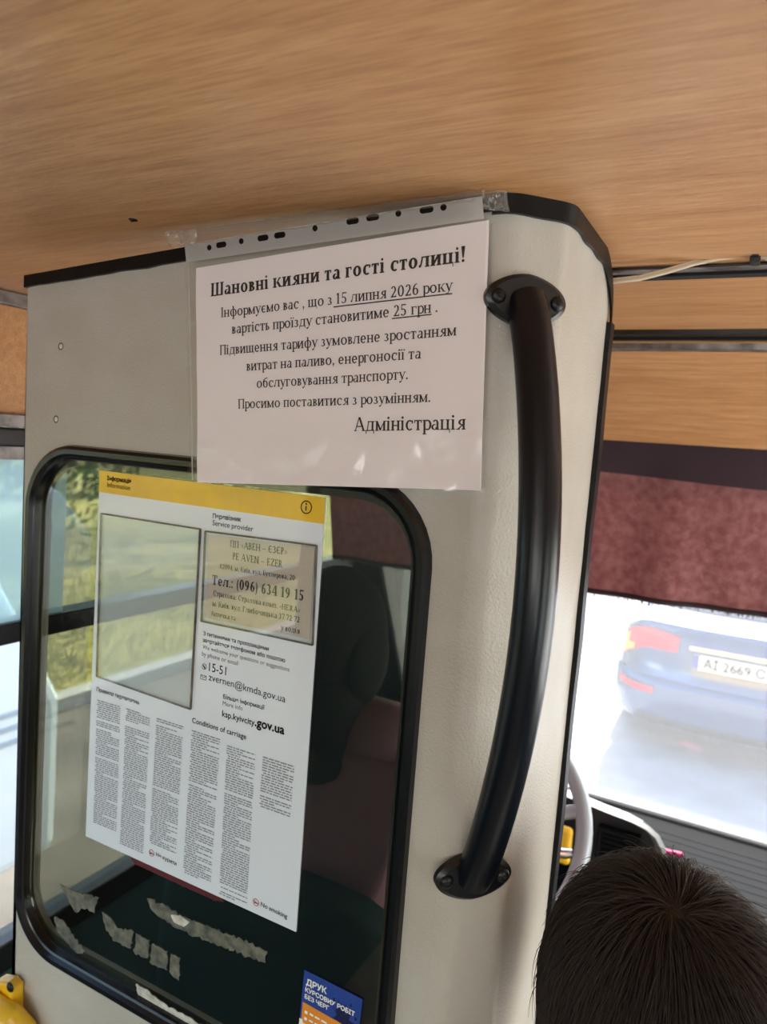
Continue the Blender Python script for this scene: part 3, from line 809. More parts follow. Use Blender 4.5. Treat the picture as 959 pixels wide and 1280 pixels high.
for tx, a, c, bo, hs in NT: put_text(b, wave, xz(*a), xz(*c), tx, 1, serif=True, bold=bo, hscale=hs, lift=.0003)
for a, c in (((417.5, 384.0), (565.5, 367.0)), ((490.5, 398.5), (540, 393))):
    p, q = xz(*a), xz(*c); nrm = Vector((-(q-p).y, (q-p).x)).normalized()*.0005
    m_ = 24
    for i in range(m_):
        e = [p.lerp(q, i/m_)-nrm, p.lerp(q, (i+1)/m_)-nrm, p.lerp(q, (i+1)/m_)+nrm, p.lerp(q, i/m_)+nrm]
        b.add([(v.x, wave(v.x, v.y)-.0003, v.y) for v in e], [(0, 1, 2, 3)], 1)
o = b.build('printed_notice', [M['paper'], M['ink']], recalc=False)
tag(o, 'white printed fare notice in Ukrainian taped over the top of the partition', 'notice')
# sleeve: front film, back film, punched strip
SC = [xz(234, 306), xz(608, 246), xz(241, 601), xz(603, 615)]
sleeve = thing('plastic_sleeve', (NC[2].x, YN, NC[2].y), 'clear punched plastic sleeve holding the white fare notice', 'document sleeve')
def fold_zone(x, z):
    lo = max(0, 1-(z-NC[3].y)/.05); le = max(0, 1-(x-NC[0].x)/.02)
    return max(lo, le*.6)
def swave(x, z): return wave(x, z)-.0022-.0016*noise.noise(Vector((x*24, 9, z*19)))-.0009*abs(noise.noise(Vector((x*55, 4, z*40))))-.0045*fold_zone(x, z)*max(0, .3-abs(noise.noise(Vector((x*16+z*9, 2, z*26-x*8)))))/.3
b = MB(); b.grid(lambda u, v: (lambda p: Vector((p.x, swave(p.x, p.y), p.y)))(bil([xz(235, 327), xz(609, 271), SC[2], SC[3]], u, v)), 150, 110)
b.build('front_film', M['sleeve'], sleeve, smooth=True, angle=180)
b = MB(); b.grid(lambda u, v: (lambda p: Vector((p.x, wave(p.x, p.y)+.002, p.y)))(bil([xz(235, 327), xz(609, 271), SC[2], SC[3]], u, v)), 20, 16)
b.build('back_film', M['sleeve'], sleeve, smooth=True, angle=180)
# welded left seam
b = MB(); b.tube([(lambda p: (p.x, wave(p.x, p.y)-.002, p.y))(xz(238, 330).lerp(xz(243, 600), k/20)) for k in range(21)], .0006, 6); b.build('seam', M['strip'], sleeve)
# punched strip with real holes
sc_ = [xz(235, 317), xz(605, 258), xz(236, 329), xz(607, 275)]
sc_[0] = xz(234, 307); sc_[1] = xz(605, 247)
holes = [(264, 311, 0), (279, 307.5, 1), (304, 303, 0), (331, 299, 1), (352, 295.5, 1), (396, 287, 0), (443, 278, 1), (468, 273.5, 1), (500, 268.5, 0), (535, 264, 1), (556, 261, 0)]
st0, st1, sb0, sb1 = sc_[0], sc_[1], sc_[2], sc_[3]
def strip_pt(a_, t_): p = st0.lerp(st1, a_).lerp(sb0.lerp(sb1, a_), t_); return (p.x, YN-.0035, p.y)
SL, SW = (st1-st0).length, ((sb0-st0).length+(sb1-st1).length)/2
b = MB(); prev_ = 0.0; sdir = (st1-st0).normalized()
for u, v, k in holes:
    c = xz(u, v); a_ = (c-st0).dot(sdir)/SL
    tc_ = (c-st0.lerp(st1, a_)).length/SW
    hw = (.0034 if k else 0); rr = .0027; cw = (hw+rr+.0009)/SL
    q0, q1 = a_-cw, a_+cw
    b.add([strip_pt(prev_, 0), strip_pt(q0, 0), strip_pt(q0, 1), strip_pt(prev_, 1)], [(0, 1, 2, 3)])
    inn = []; out_ = []
    for m_ in range(32):
        q = 2*PI*(m_+.5)/32; x = rr*math.cos(q)+(hw if math.cos(q) > 0 else -hw); y = rr*math.sin(q)
        inn.append(strip_pt(a_+x/SL, tc_+y/SW))
        dx, dy = math.cos(q), math.sin(q)
        f_ = min(cw*SL/abs(dx) if abs(dx) > 1e-6 else 9, ((1-tc_) if dy > 0 else tc_)*SW/abs(dy) if abs(dy) > 1e-6 else 9)
        out_.append([a_+dx*f_/SL, tc_+dy*f_/SW])
    for px_, py2 in ((q0, 0), (q1, 0), (q1, 1), (q0, 1)):
        m_ = min(range(32), key=lambda n_: ((out_[n_][0]-px_)*SL)**2+((out_[n_][1]-py2)*SW)**2); out_[m_] = [px_, py2]
    b.add(inn+[strip_pt(*o_) for o_ in out_], [(m_, (m_+1) % 32, 32+(m_+1) % 32, 32+m_) for m_ in range(32)])
    prev_ = q1
b.add([strip_pt(prev_, 0), strip_pt(1, 0), strip_pt(1, 1), strip_pt(prev_, 1)], [(0, 1, 2, 3)])
b.build('punched_strip', M['strip'], sleeve)
# clear tape
def tape(name, corners, label, nu, nv, amp, sc, seed):
    b = MB()
    P3 = [Vector(c) for c in corners]
    nrm = (P3[1]-P3[0]).cross(P3[2]-P3[0]).normalized()
    if nrm.dot(CAM-P3[0]) < 0: nrm = -nrm
    def fn(u, v):
        p = P3[0].lerp(P3[1], u).lerp(P3[2].lerp(P3[3], u), v)
        k = noise.noise(p*sc+Vector((seed, 0, 0)))
        edge = 1+.1*noise.noise(Vector((u*20+seed, v*3, 1)))
        return p + nrm*(amp*(k+.5*noise.noise(p*sc*2.7)+.6)) + Vector((0, 0, .002*noise.noise(Vector((u*25, seed, 0)))*(1-v)))
    b.grid(fn, nu, nv)
    o = b.build(name, M['tape'], smooth=True, angle=25)
    return tag(o, label, 'tape', 'clear tape around the sleeve')
cz_ = lambda x: ceil_z(x)
def on_ceil(u, v):
    r = ray(u, v); z = CZ+.198
    p = CAM + r*((z-CZ)/r.z); return Vector((p.x, p.y, ceil_z(p.x)-.001))
tape('clear_tape', [on_ceil(222, 286), on_ceil(606, 240), pY(228, 309, YN-.004), pY(606, 250, YN-.004)], 'long crinkled clear tape joining the sleeve to the wood ceiling', 90, 8, .0015, 70, 1)
tape('clear_tape', [pY(207, 289, YN-.012), pY(246, 286, YN-.012), pY(212, 309, YN-.006), pY(250, 307, YN-.006)], 'crumpled clear tape end at the left top corner of the sleeve', 22, 14, .006, 120, 5)
tape('clear_tape', [pY(604, 239, YN-.008), pY(634, 238, YN-.006), pY(606, 262, YN-.006), pY(638, 266, YN-.004)], 'crumpled clear tape end at the right top corner of the sleeve', 22, 14, .006, 120, 9)

# ================================================================== POSTER ON THE GLASS
YQ = YG-.0025
def fl(x, z): return YQ
q_ = lambda u, v: xz(u, v, YQ)
PC = [q_(125, 588), q_(407, 622), q_(107, 1045), q_(370, 1165)]
poster = thing('info_poster', (PC[2].x, YQ, PC[2].y), 'yellow and white passenger information poster stuck on the partition window', 'poster')
b = MB()
b.sheet(lambda u, v: (lambda p: Vector((p.x, YQ, p.y)))(bil(PC, u, v)), 2, 2, Vector((0, .0012, 0)))
T = lambda tx, a, c, mi=1, bo=.0, hs=1.0: put_text(b, fl, q_(*a), q_(*c), tx, mi, bold=bo, hscale=hs, lift=.0003)
T("Перевізник", (266.2, 647.6), (301.5, 652.2), 1, .004)
T("Service provider", (265.8, 656.4), (316.6, 664.6))
T("З питаннями та пропозиціями", (254.5, 793.7), (336, 813.5), 1, .003)
T("звертайтеся телефоном або поштою", (253.8, 802), (356.5, 828), 1, .003)
T("We welcome your questions or suggestions", (253.5, 810.7), (362, 839.5), 2)
T("by phone or email", (252.5, 819.3), (297.5, 831.8), 2)
T("15-51", (261.4, 838.6), (282.7, 844.2), 1, .0, 1.1)
T("zvernen@kmda.gov.ua", (261, 850), (356.8, 878.2), 1, 0)
T("Більше інформації", (279.3, 872.9), (331, 887), 1, .01)
T("More info", (278.6, 881.3), (303.5, 888.2), 2)
T("ksp.kyivcity", (277.9, 895.2), (318.4, 907.0), 1, .01)
T(".gov.ua", (319, 907.2), (355.3, 918), 1, .014)
T("Conditions of carriage", (240.4, 903), (307.9, 924.2), 1, .003)
T("Правила перевезень", (121, 863.6), (174.2, 880.6), 1, .003)
T("Не курити", (195.3, 1069.8), (220.6, 1082), 1, .010)
T("No smoking", (326.2, 1132.3), (359, 1148.2), 1, .010)
def disc(cx, cy, r, mi, mb=None, ringw=None, lift=.0003):
    c = q_(cx, cy); n_ = 28; m_ = mb or b
    o_ = [(c.x+r*math.cos(2*PI*k/n_), YQ-lift, c.y+r*math.sin(2*PI*k/n_)) for k in range(n_)]
    if ringw is None: m_.add(o_, [tuple(range(n_))], mi)
    else:
        i_ = [(c.x+(r-ringw)*math.cos(2*PI*k/n_), YQ-lift, c.y+(r-ringw)*math.sin(2*PI*k/n_)) for k in range(n_)]
        m_.add(o_+i_, [(k, (k+1) % n_, n_+(k+1) % n_, n_+k) for k in range(n_)], mi)
def seg(a, c, wd, mi, mb=None, lift=.0004):
    p, q = q_(*a), q_(*c); nn = Vector((-(q-p).y, (q-p).x)).normalized()*wd/2
    (mb or b).add([(v.x, YQ-lift, v.y) for v in (p-nn, q-nn, q+nn, p+nn)], [(0, 1, 2, 3)], mi)
disc(255.5, 833.2, .0031, 1, ringw=.0005); seg((254.3, 831.2), (256.8, 835.6), .0014, 1)
for s_ in (((251.2, 843.2), (258.2, 845.2)), ((258.2, 845.2), (257.9, 850.2)), ((257.9, 850.2), (250.9, 848.2)), ((250.9, 848.2), (251.2, 843.2)), ((251.2, 843.2), (254.6, 847.4)), ((254.6, 847.4), (258.2, 845.2))): seg(*s_, .0005, 1)
for c_ in ((189.8, 1066), (320.2, 1127.7)):
    disc(*c_, .0038, 3, ringw=.0007); seg((c_[0]-2.8, c_[1]-2.6), (c_[0]+2.8, c_[1]+2.6), .0007, 3); seg((c_[0]-2.4, c_[1]+.2), (c_[0]+2.4, c_[1]+1.4), .0009, 1)
# columns of illegible small print, drawn as broken lines
rnd = random.Random(3)
def column(tl, bl, tr, n_, mi, fill=.96, skip=.07):
    A, B, C_ = q_(*tl), q_(*bl), q_(*tr); dz = (B-A)/n_; dw = C_-A
    hh = (B-A).length/n_*.46
    for i in range(n_):
        if rnd.random() < skip: continue
        x = .0 if rnd.random() < .8 else .05
        end = fill if rnd.random() > .2 else rnd.uniform(.35, .8)
        while x < end:
            w_ = rnd.uniform(.05, .2); w_ = min(w_, end-x)
            p0 = A+dz*i+dw*x; p1 = A+dz*i+dw*(x+w_); nz_ = Vector((0, hh/2))
            b.add([(v.x, YQ-.0003, v.y) for v in (p0-nz_, p1-nz_, p1+nz_, p0+nz_)], [(0, 1, 2, 3)], mi)
            x += w_+.03
column((121.5, 875), (116.8, 1032), (152, 884), 62, 4)
column((158, 886), (150, 1056), (189, 896), 64, 4)
column((196, 898), (187, 1055), (231, 909), 58, 4)
column((240, 913), (229, 1092), (277, 925), 62, 4)
column((284, 932), (274, 1119), (321, 944), 64, 4)
column((329, 946), (324, 1010), (370, 959), 20, 4)
M['small_print'] = mat('small_print', srgb(128, 130, 136), .6)
b.build('sheet', [M['white_print'], M['ink'], M['grey_ink'], M['red_ink'], M['small_print']], poster, recalc=False)
b = MB()
HB = [PC[0], PC[1], q_(124, 615), q_(405, 655)]
b.sheet(lambda u, v: (lambda p: Vector((p.x, YQ-.0004, p.y)))(bil(HB, u, v)), 1, 1, Vector((0, .0004, 0)))
put_text(b, lambda x, z: YQ-.0004, q_(134.7, 600), q_(164.2, 604.2), "Інформація", 1, bold=.02, lift=.0003)
put_text(b, lambda x, z: YQ-.0004, q_(134.7, 608.6), q_(163.2, 612.8), "Information", 1, lift=.0003)
disc(383.5, 634, .0062, 1, b, .0010, lift=.0008); seg((383.3, 632.4), (382.9, 638.3), .0012, 1, b, .0008); disc(383.5, 629.8, .0009, 1, b, lift=.0008)
b.build('yellow_header', [M['yellow_print'], M['ink']], poster, recalc=False)
def frame_edges(mb, c4, wd, dp, skip=()):
    for k, (i, j) in enumerate(((0, 1), (1, 3), (3, 2), (2, 0))):
        if k in skip: continue
        p, q = c4[i], c4[j]; nn = Vector((-(q-p).y, (q-p).x)).normalized()*wd/2
        mb.prism([Vector((v.x, YQ-.0005, v.y)) for v in (p-nn, q-nn, q+nn, p+nn)], Vector((0, -dp, 0)))
PK1 = [q_(127.9, 642), q_(251.5, 661.5), q_(122.5, 845), q_(239.5, 886)]
PK2 = [q_(258, 664), q_(397, 682), q_(253, 776), q_(392, 806)]
for pk in (PK1, PK2):
    b = MB(); b.sheet(lambda u, v: (lambda p: Vector((p.x, YQ-.0034, p.y)))(bil(pk, u, v)), 1, 1, Vector((0, .0012, 0)))
    po = b.build('clear_pocket', M['pocket'] if pk is PK1 else M['pocket_right'], poster)
    b = MB(); frame_edges(b, pk, .0013, .002); b.build('pocket_rim', M['pocket_edge'], po)
# card in the right pocket
CC = [q_(262, 668), q_(394.5, 684), q_(258, 772), q_(388, 799)]
b = MB(); b.sheet(lambda u, v: (lambda p: Vector((p.x, YQ-.0012, p.y)))(bil(CC, u, v)), 1, 1, Vector((0, .0006, 0)))
cf = lambda x, z: YQ-.0012
for tx, a, c, bo in (("ПП «АВЕН – ЄЗЄР»", (288.6, 683.6), (360.2, 693.6), .5), ("PE AVEN – EZER", (291.7, 699), (354.5, 709.4), .5),
                     ("02094, м. Київ, вул. Бутлерова, 20", (275.8, 710.4), (370, 725.2), .5), ("Тел.: (096) 634 19 15", (265.8, 730.3), (381.5, 751), 1),
                     ("Страхова: Страхова комп. «НЕЖА»", (267.6, 744), (376.3, 765.8), .5), ("м. Київ, вул. Глибочицька 37 72 72", (266.5, 757), (376, 778), .5),
                     ("Аптечка та", (264.8, 769), (296, 775.5), .5), ("у водія", (352, 787), (376, 792), .5)):
    put_text(b, cf, q_(*a), q_(*c), tx, 1, serif=True, bold=bo, hscale=1.12, lift=.0003)
o = b.build('carrier_card', [mat('card_paper', srgb(214, 202, 190), .7), M['ink']], recalc=False)
tag(o, 'beige carrier card with a phone number in the clear pocket of the poster', 'card')

# flyer
q3 = lambda u, v: xz(u, v, YQ)
FC = [q3(380.4, 1212.3), q3(453.2, 1249.4), q3(370.5, 1318), q3(440, 1362)]
b = MB(); b.sheet(lambda u, v: (lambda p: Vector((p.x, YQ, p.y)))(bil(FC, u, v)), 1, 1, Vector((0, .0006, 0)))
def fpatch(mb, pts, mi, lift): mb.add([(p.x, YQ-lift, p.y) for p in [bil(FC, s, t) for s, t in pts]], [tuple(range(len(pts)))], mi)
fpatch(b, [(.03, .36), (.95, .37), (.97, .88), (.03, .86)], 2, .0003)
fpatch(b, [(-.0, .56), (.05, .56), (.09, .62), (.09, .98), (0, .99)], 3, .0005)
crown = [(.52, .22), (.60, .27), (.62, .12), (.68, .24), (.75, .13), (.75, .26), (.86, .17), (.82, .29), (.96, .30), (.82, .35), (.9, .42), (.76, .38), (.7, .45), (.66, .36), (.56, .36), (.62, .30)]
fpatch(b, crown, 4, .00015)
for c_ in ((.83, .12), (.93, .24), (.55, .15)): fpatch(b, [(c_[0]+.02*math.cos(k), c_[1]+.018*math.sin(k)) for k in range(6)], 4, .0003)
for tx, a, c, hs in (("ДРУК", (383.4, 1230), (408.5, 1242), 1.0), ("КУРСОВИХ РОБІТ", (382.2, 1238.6), (443.5, 1270), 1.0), ("БЕЗ ЧЕРГ", (381.5, 1247), (411.5, 1262.5), 1.0)):
    put_text(b, fl, q3(*a), q3(*c), tx, 1, bold=.02, hscale=hs, lift=.0007)
for i in range(5):
    t0 = .44+.075*i
    fpatch(b, [(.08, t0), (.13, t0), (.13, t0+.035), (.08, t0+.035)], 3, .0005)
    x = .17
    while x < .5: 
        w_ = rnd.uniform(.05, .12); fpatch(b, [(x, t0), (x+w_, t0), (x+w_, t0+.022), (x, t0+.022)], 3, .0005); x += w_+.03
o = b.build('print_shop_flyer', [M['blue_print'], M['white_plastic'], M['orange_print'], M['white_plastic'], M['navy_print']], recalc=False)
tag(o, 'small blue and orange flyer stuck low on the right of the partition window', 'flyer')

# torn remains of old stickers on the glass
def remnant(pts, m, label, seed, name='sticker_remnant', ragged=.0034, up=0.0):
    P = [q3(*p) for p in pts]; o_ = []
    for i in range(len(P)):
        p, q = P[i], P[(i+1) % len(P)]; n_ = max(2, int((q-p).length/.003))
        for k in range(n_):
            c = p.lerp(q, k/n_); o_.append(c + Vector((noise.noise(Vector((c.x*300, c.y*300, seed))), noise.noise(Vector((c.x*300, c.y*300, seed+9)))))*ragged)
    b = MB(); b.prism([Vector((c.x, YQ+.0004-up, c.y)) for c in o_], Vector((0, .0008, 0)))
    return tag(b.build(name, m), label, 'sticker remnant', 'torn sticker scraps on the partition window')
remnant([(74, 1105), (98, 1117), (122, 1122), (118, 1140), (100, 1136), (94, 1142), (84, 1124)], M['residue'], 'torn beige sticker scrap at the upper left below the poster', 1)
remnant([(67, 1146), (78, 1150), (92, 1172), (106, 1190), (96, 1192), (84, 1178), (72, 1166)], M['residue'], 'narrow torn sticker scrap nearest the lower left gasket', 2)
remnant([(127, 1142), (137, 1146), (146, 1160), (166, 1164), (163, 1186), (142, 1176), (131, 1160)], M['residue'], 'largest torn beige scrap of the diagonal row, on its left', 3)
remnant([(170, 1167), (186, 1176), (184, 1200), (167, 1191)], M['residue'], 'second torn beige scrap of the diagonal row under the poster', 4)
remnant([(189, 1179), (208, 1190), (208, 1214), (187, 1204)], M['residue'], 'third torn beige scrap of the diagonal row under the poster', 5)
remnant([(213, 1192), (224, 1198), (223, 1226), (211, 1216)], M['residue'], 'last torn beige scrap at the right of the diagonal row', 6)
remnant([(184, 1124), (206, 1132), (236, 1150), (292, 1170), (334, 1190), (330, 1204), (300, 1192), (246, 1172), (216, 1158), (190, 1140)], M['residue'], 'long torn beige sticker strip running down below the poster', 7)
remnant([(214, 1143), (226, 1144), (238, 1153), (230, 1158), (218, 1152)], M['residue_w'], 'small white scrap at the left end of the long beige strip', 8, ragged=.001, up=.0012)
remnant([(169, 1231), (184, 1238), (204, 1256), (236, 1272), (262, 1290), (228, 1290), (196, 1272), (176, 1252)], M['residue_w'], 'pale torn scrap at the bottom edge of the partition window', 9)
remnant([(160, 1069), (172, 1075), (204, 1089), (276, 1121), (279, 1128), (268, 1126), (228, 1108), (200, 1095), (168, 1080)], M['residue_red'], 'maroon torn strip showing under the bottom edge of the poster', 10, ragged=.001)

# ================================================================== YELLOW BRACKET, CEILING SCREW, CABLE
br = thing('yellow_bracket', pY(16, 1280, YP-.004), 'yellow plastic rail bracket screwed to the lower left edge of the partition', 'bracket')
b = MB()
A = [pY(u, v, YP-.001) for u, v in ((6, 1222), (10, 1216), (24, 1218), (31, 1226), (30, 1330), (4, 1330))]
b.prism(A, Vector((0, -.018, 0))); b.build('plate', M['yellow'], br, smooth=True, bevel=.003)
b = MB(); c = pY(12, 1275, YP-.03)
b.tube([c+Vector((.012, .02, -.05)), c+Vector((.008, .012, -.02)), c+Vector((-.004, .004, -.004)), c+Vector((-.03, .0, .0)), c+Vector((-.09, 0, -.004))], [.014, .016, .017, .017, .017], 16); b.build('arm', M['yellow'], br, smooth=True)
b = MB(); c = pY(13, 1234, YP-.019); b.dome(c, (0, -1, 0), .0062, .003, 18, 4); b.dome(c+Vector((0, -.0025, 0)), (0, -1, 0), .003, .001, 6, 2, 1); b.build('screw', [M['screw'], M['gapblack']], br, smooth=True)
c = on_ceil(166, 271); b = MB(); b.dome((c.x, c.y, ceil_z(c.x)), (0, 0, -1), .0042, .0014, 14, 3); b.box((c.x-.002, c.y-.0006, ceil_z(c.x)-.0022), (c.x+.006, c.y+.0006, ceil_z(c.x)-.001))
tag(b.build('ceiling_screw', M['screw'], smooth=True), 'lone dark screw in the wood ceiling left of the taped sleeve', 'screw')
cab = thing('ceiling_cable', (-.02, Y1+.02, z1), 'thin cream cable sagging along the first ceiling rail', 'cable')
yc = Y1-.022
cp = [pY(u, v, yc) for u, v in ((700, 356), (735, 357), (772, 352), (800, 349), (835, 340), (868, 330), (900, 323), (925, 320), (944, 319), (956, 322), (975, 332), (1010, 340), (1060, 336), (1120, 325))]
b = MB(); b.tube(cp, .0019, 10); b.tube([p+Vector((0, .001, .0028)) for p in cp], .0017, 10); b.build('cable', M['cable'], cab, smooth=True)
c = pY(945, 318, yc); b = MB(); b.box((c.x-.0045, yc-.006, c.z-.009), (c.x+.0045, yc+.004, c.z+.012)); b.box((c.x-.003, yc-.012, c.z-.004), (c.x+.003, yc-.006, c.z+.004)); b.build('cable_clip', M['rubber'], cab, bevel=.001)

# ================================================================== CURTAIN
YCu = Y3+.015
cu_ = thing('windshield_curtain', (.12, YCu, pY(857, 556, YCu).z), 'maroon velour sun curtain hanging across the top of the windshield', 'curtain')
zt_ = pY(857, 553, YCu).z; zb_ = pY(850, 760, YCu+.06).z
def cfold(x, v): return .010*math.sin(x*21+2*v)*(v**.7)+.006*math.sin(x*47)*v
def cur(u, v):
    x = XL+.04+(XR-XL-.08)*u
    return Vector((x, YCu+.06*v+cfold(x, v), zt_+(zb_-zt_)*v + .012*math.sin(x*2.3+1.2)*v))
b = MB(); b.sheet(lambda u, v: cur(u, .2+.8*v), 120, 14, Vector((0, .002, 0))); b.build('fabric', M['maroon'], cu_, smooth=True)
b = MB(); b.sheet(lambda u, v: cur(u, .23*v)+Vector((0, -.003, .0-.006*math.sin(u*17)*v)), 120, 5, Vector((0, .002, 0))); b.build('heading_band', M['maroon_dark'], cu_, smooth=True)
b = MB(); b.tube([cur(i/120, 1.0)+Vector((0, -.001, 0)) for i in range(121)], .0055, 8)
for i in range(420):
    p = cur(rnd.random(), 1.0); b.tube([p+Vector((0, 0, -.003)), p+Vector((rnd.uniform(-.004, .004), rnd.uniform(-.003, .003), -rnd.uniform(.008, .013)))], .0007, 4)
b.build('fringe_hem', M['hem'], cu_, smooth=True)
b = MB(); b.tube([Vector((XL+.01, YCu-.004, zt_+.006)), Vector((XR-.01, YCu-.004, zt_+.006))], .007, 10); b.build('curtain_rod', M['darkmetal'], cu_, smooth=True)

# ================================================================== DASHBOARD
dash = thing('dashboard', (.1, 1.9, 0), 'dark grey driver dashboard with pale instrument hood below the windshield', 'dashboard')
zd = wsb.z-.012
b = MB()
dp = [(1.72, .02), (1.70, .45), (1.66, zd-.14), (1.70, zd-.06), (1.80, zd-.025), (YF-.035, zd), (YF-.005, zd-.01), (YF-.005, .02)]
b.prism([Vector((XL+.01, y, z)) for y, z in dp], Vector((XR-XL-.02, 0, 0))); b.build('dash_body', M['dash'], dash, bevel=.012)
YH0, YH1 = 1.60, 1.93
hp = [(690, 984), (713, 989), (740, 999), (767, 1010), (796, 1021), (813, 1030), (825, 1041), (833, 1057), (836, 1080), (836, 1105)]
hr = [pY(u, v, YH0+.02) for u, v in hp]
xc_ = -.50
hood = [(p.x, p.z) for p in hr]
hood = [(2*xc_-x, z) for x, z in reversed(hood)] + hood
b = MB()
n_ = len(hood)
def hoodv(k, y, sc, dz=0): 
    x, z = hood[k]; return Vector((xc_+(x-xc_)*sc, y, zd-.25+(z-(zd-.25))*(.5+.5*sc)+dz))
rows = [(YH0, .974), (YH0-.006, .988), (YH0+.008, 1.0)]
vs = []
for y, sc in [(YH0+.03, .94)]+rows: vs += [hoodv(k, y, sc) for k in range(n_)]
b.add(vs, [(j*n_+k, j*n_+k+1, (j+1)*n_+k+1, (j+1)*n_+k) for j in range(len(rows)) for k in range(n_-1)])
b.build('hood_edge', M['dash_light'], dash, smooth=True, angle=60)
b = MB(); vs = []
back = [(YH0+.008, .995, -.002), (YH0+.06, .985, -.045), (YH1, .90, -.20)]
for y, sc, dz in back: vs += [hoodv(k, y, sc, dz) for k in range(n_)]
b.add(vs, [(j*n_+k, j*n_+k+1, (j+1)*n_+k+1, (j+1)*n_+k) for j in range(len(back)-1) for k in range(n_-1)])
b.build('instrument_hood', M['dash'], dash, smooth=True, angle=60)
b = MB(); b.prism([hoodv(k, YH0+.03, .95) for k in range(n_)], Vector((0, .02, 0))); b.build('instrument_face', M['vent'], dash)
v0 = pY(755, 1020, YH0+.02); v1 = pY(797, 1056, YH0+.02)
ve = MB()
x0, x1, zz0, zz1 = v0.x, v1.x-.004, v1.z-.06, v1.z+.012
fr = 0.008
for bx in (((x0-fr, zz0-fr), (x1+fr, zz0)), ((x0-fr, zz1), (x1+fr, zz1+fr)), ((x0-fr, zz0), (x0, zz1)), ((x1, zz0), (x1+fr, zz1))):
    ve.box((bx[0][0], YH0+.004, bx[0][1]), (bx[1][0], YH0+.03, bx[1][1]))
vo = ve.build('air_vent', M['dash'], dash, bevel=.002)
for i in range(6):
    z = zz0+(zz1-zz0)*(i+.5)/6; s_ = MB(); s_.prism([Vector((x0, YH0+.008, z-.004)), Vector((x0, YH0+.008, z-.001)), Vector((x0, YH0+.028, z+.006)), Vector((x0, YH0+.028, z+.003))], Vector((x1-x0, 0, 0))); s_.build('slat', M['dash'], vo)
for k in range(9):
    y0_ = 1.80+.030*k; zf = zd-.025+.025*(y0_-1.80)/(YF-.035-1.80)
    b = MB(); b.prism([Vector((-.16, y0_, zf-.002)), Vector((-.16, y0_+.010, zf-.002)), Vector((-.16, y0_+.008, zf+.001)), Vector((-.16, y0_+.002, zf+.001))], Vector((1.2, 0, 0))); b.build('defroster_rib', M['dash'], dash)
c = pY(842, 1031, 1.93); b = MB(); a_ = Vector((.06, .012, .0)); c.z = zd+.002
b.tube([c-a_*.5, c-a_*.45, c+a_*.42, c+a_*.5], [.003, .006, .006, .002], 10)
tag(b.build('pink_marker', M['pink'], smooth=True), 'bright pink marker lying on the dashboard at the windshield base', 'marker')
# steering wheel
wc = Vector((-.462, 1.34, CZ-.735)); wn = Vector((0, -.80, .60)); wu = Vector((0, .60, .80)); wr = Vector((1, 0, 0)); R_ = .232
sw = thing('steering_wheel', wc, 'silver grey steering wheel seen past the right edge of the partition post', 'steering wheel')
b = MB()
def rim(u, v):
    a = 2*PI*u; q = 2*PI*v; c = wc+(wr*math.cos(a)+wu*math.sin(a))*R_
    return c+((wr*math.cos(a)+wu*math.sin(a))*math.cos(q)+wn*math.sin(q))*.0155
b.grid(rim, 64, 14, closeu=True); b.build('rim', M['wheelrim'], sw, smooth=True, angle=180)
b = MB(); b.dome(wc-wn*.03, wn, .075, .04, 28, 5); b.build('hub', M['dash'], sw, smooth=True)
b = MB(); b.dome(wc+wn*.004, wn, .03, .01, 20, 3); b.build('horn_button', M['yellow'], sw, smooth=True)
for a in (PI/9, PI-PI/9, -PI/2):
    d = wr*math.cos(a)+wu*math.sin(a); b = MB(); b.tube([wc-wn*.012+d*.05, wc-wn*.01+d*.13, wc+d*(R_-.004)], [.017, .014, .013], 10); b.build('spoke', M['wheelrim'], sw, smooth=True)
b = MB(); b.tube([wc-wn*.02, wc-wn*.30], .03, 14); b.build('steering_column', M['dash'], sw, smooth=True)
# stalk and yellow lever beyond the wheel
c = pY(708, 1068, 1.50); b = MB(); b.tube([Vector((-.44, 1.50, c.z-.03)), c+Vector((-.05, 0, -.008)), c+Vector((.0, 0, .002)), c+Vector((.014, 0, .008))], [.008, .008, .011, .008], 12); b.build('stalk', M['chrome'], sw, smooth=True)
c = pY(706, 1052, 1.56); b = MB(); b.box((c.x-.06, 1.55, c.z-.05), (c.x+.016, 1.57, c.z+.035)); b.build('yellow_cowl', M['yellow'], sw, bevel=.012)

# ================================================================== PEOPLE
def skin_mesh(chains, name='sk', sub=2):
    """chains: list of lists of (pos, radius); first chain starts at pelvis; points shared by position"""
    vs = []; es = []; rs = []; idx = {}
    def vid(p, r):
        k = tuple(round(c, 4) for c in p)
        if k not in idx: idx[k] = len(vs); vs.append(tuple(p)); rs.append(r)
        return idx[k]
    for ch in chains:
        prev = None
        for p, r in ch:
            i = vid(p, r)
            if prev is not None and prev != i: es.append((prev, i))
            prev = i
    me = bpy.data.meshes.new(name); me.from_pydata(vs, es, []); me.update()
    o = bpy.data.objects.new(name, me); COL.objects.link(o)
    o.modifiers.new('s', 'SKIN')
    for i, r in enumerate(rs):
        sv_ = me.skin_vertices[0].data[i]; sv_.radius = (r, r) if not isinstance(r, tuple) else r
        sv_.use_root = (i == 0)
    m_ = o.modifiers.new('u', 'SUBSURF'); m_.levels = sub; m_.render_levels = sub
    res = evalmesh(o); bpy.data.objects.remove(o); bpy.data.meshes.remove(me)
    return res
def mesh_into(mb, me, mi=0): mb.add([tuple(v.co) for v in me.vertices], [tuple(p.vertices) for p in me.polygons], mi)
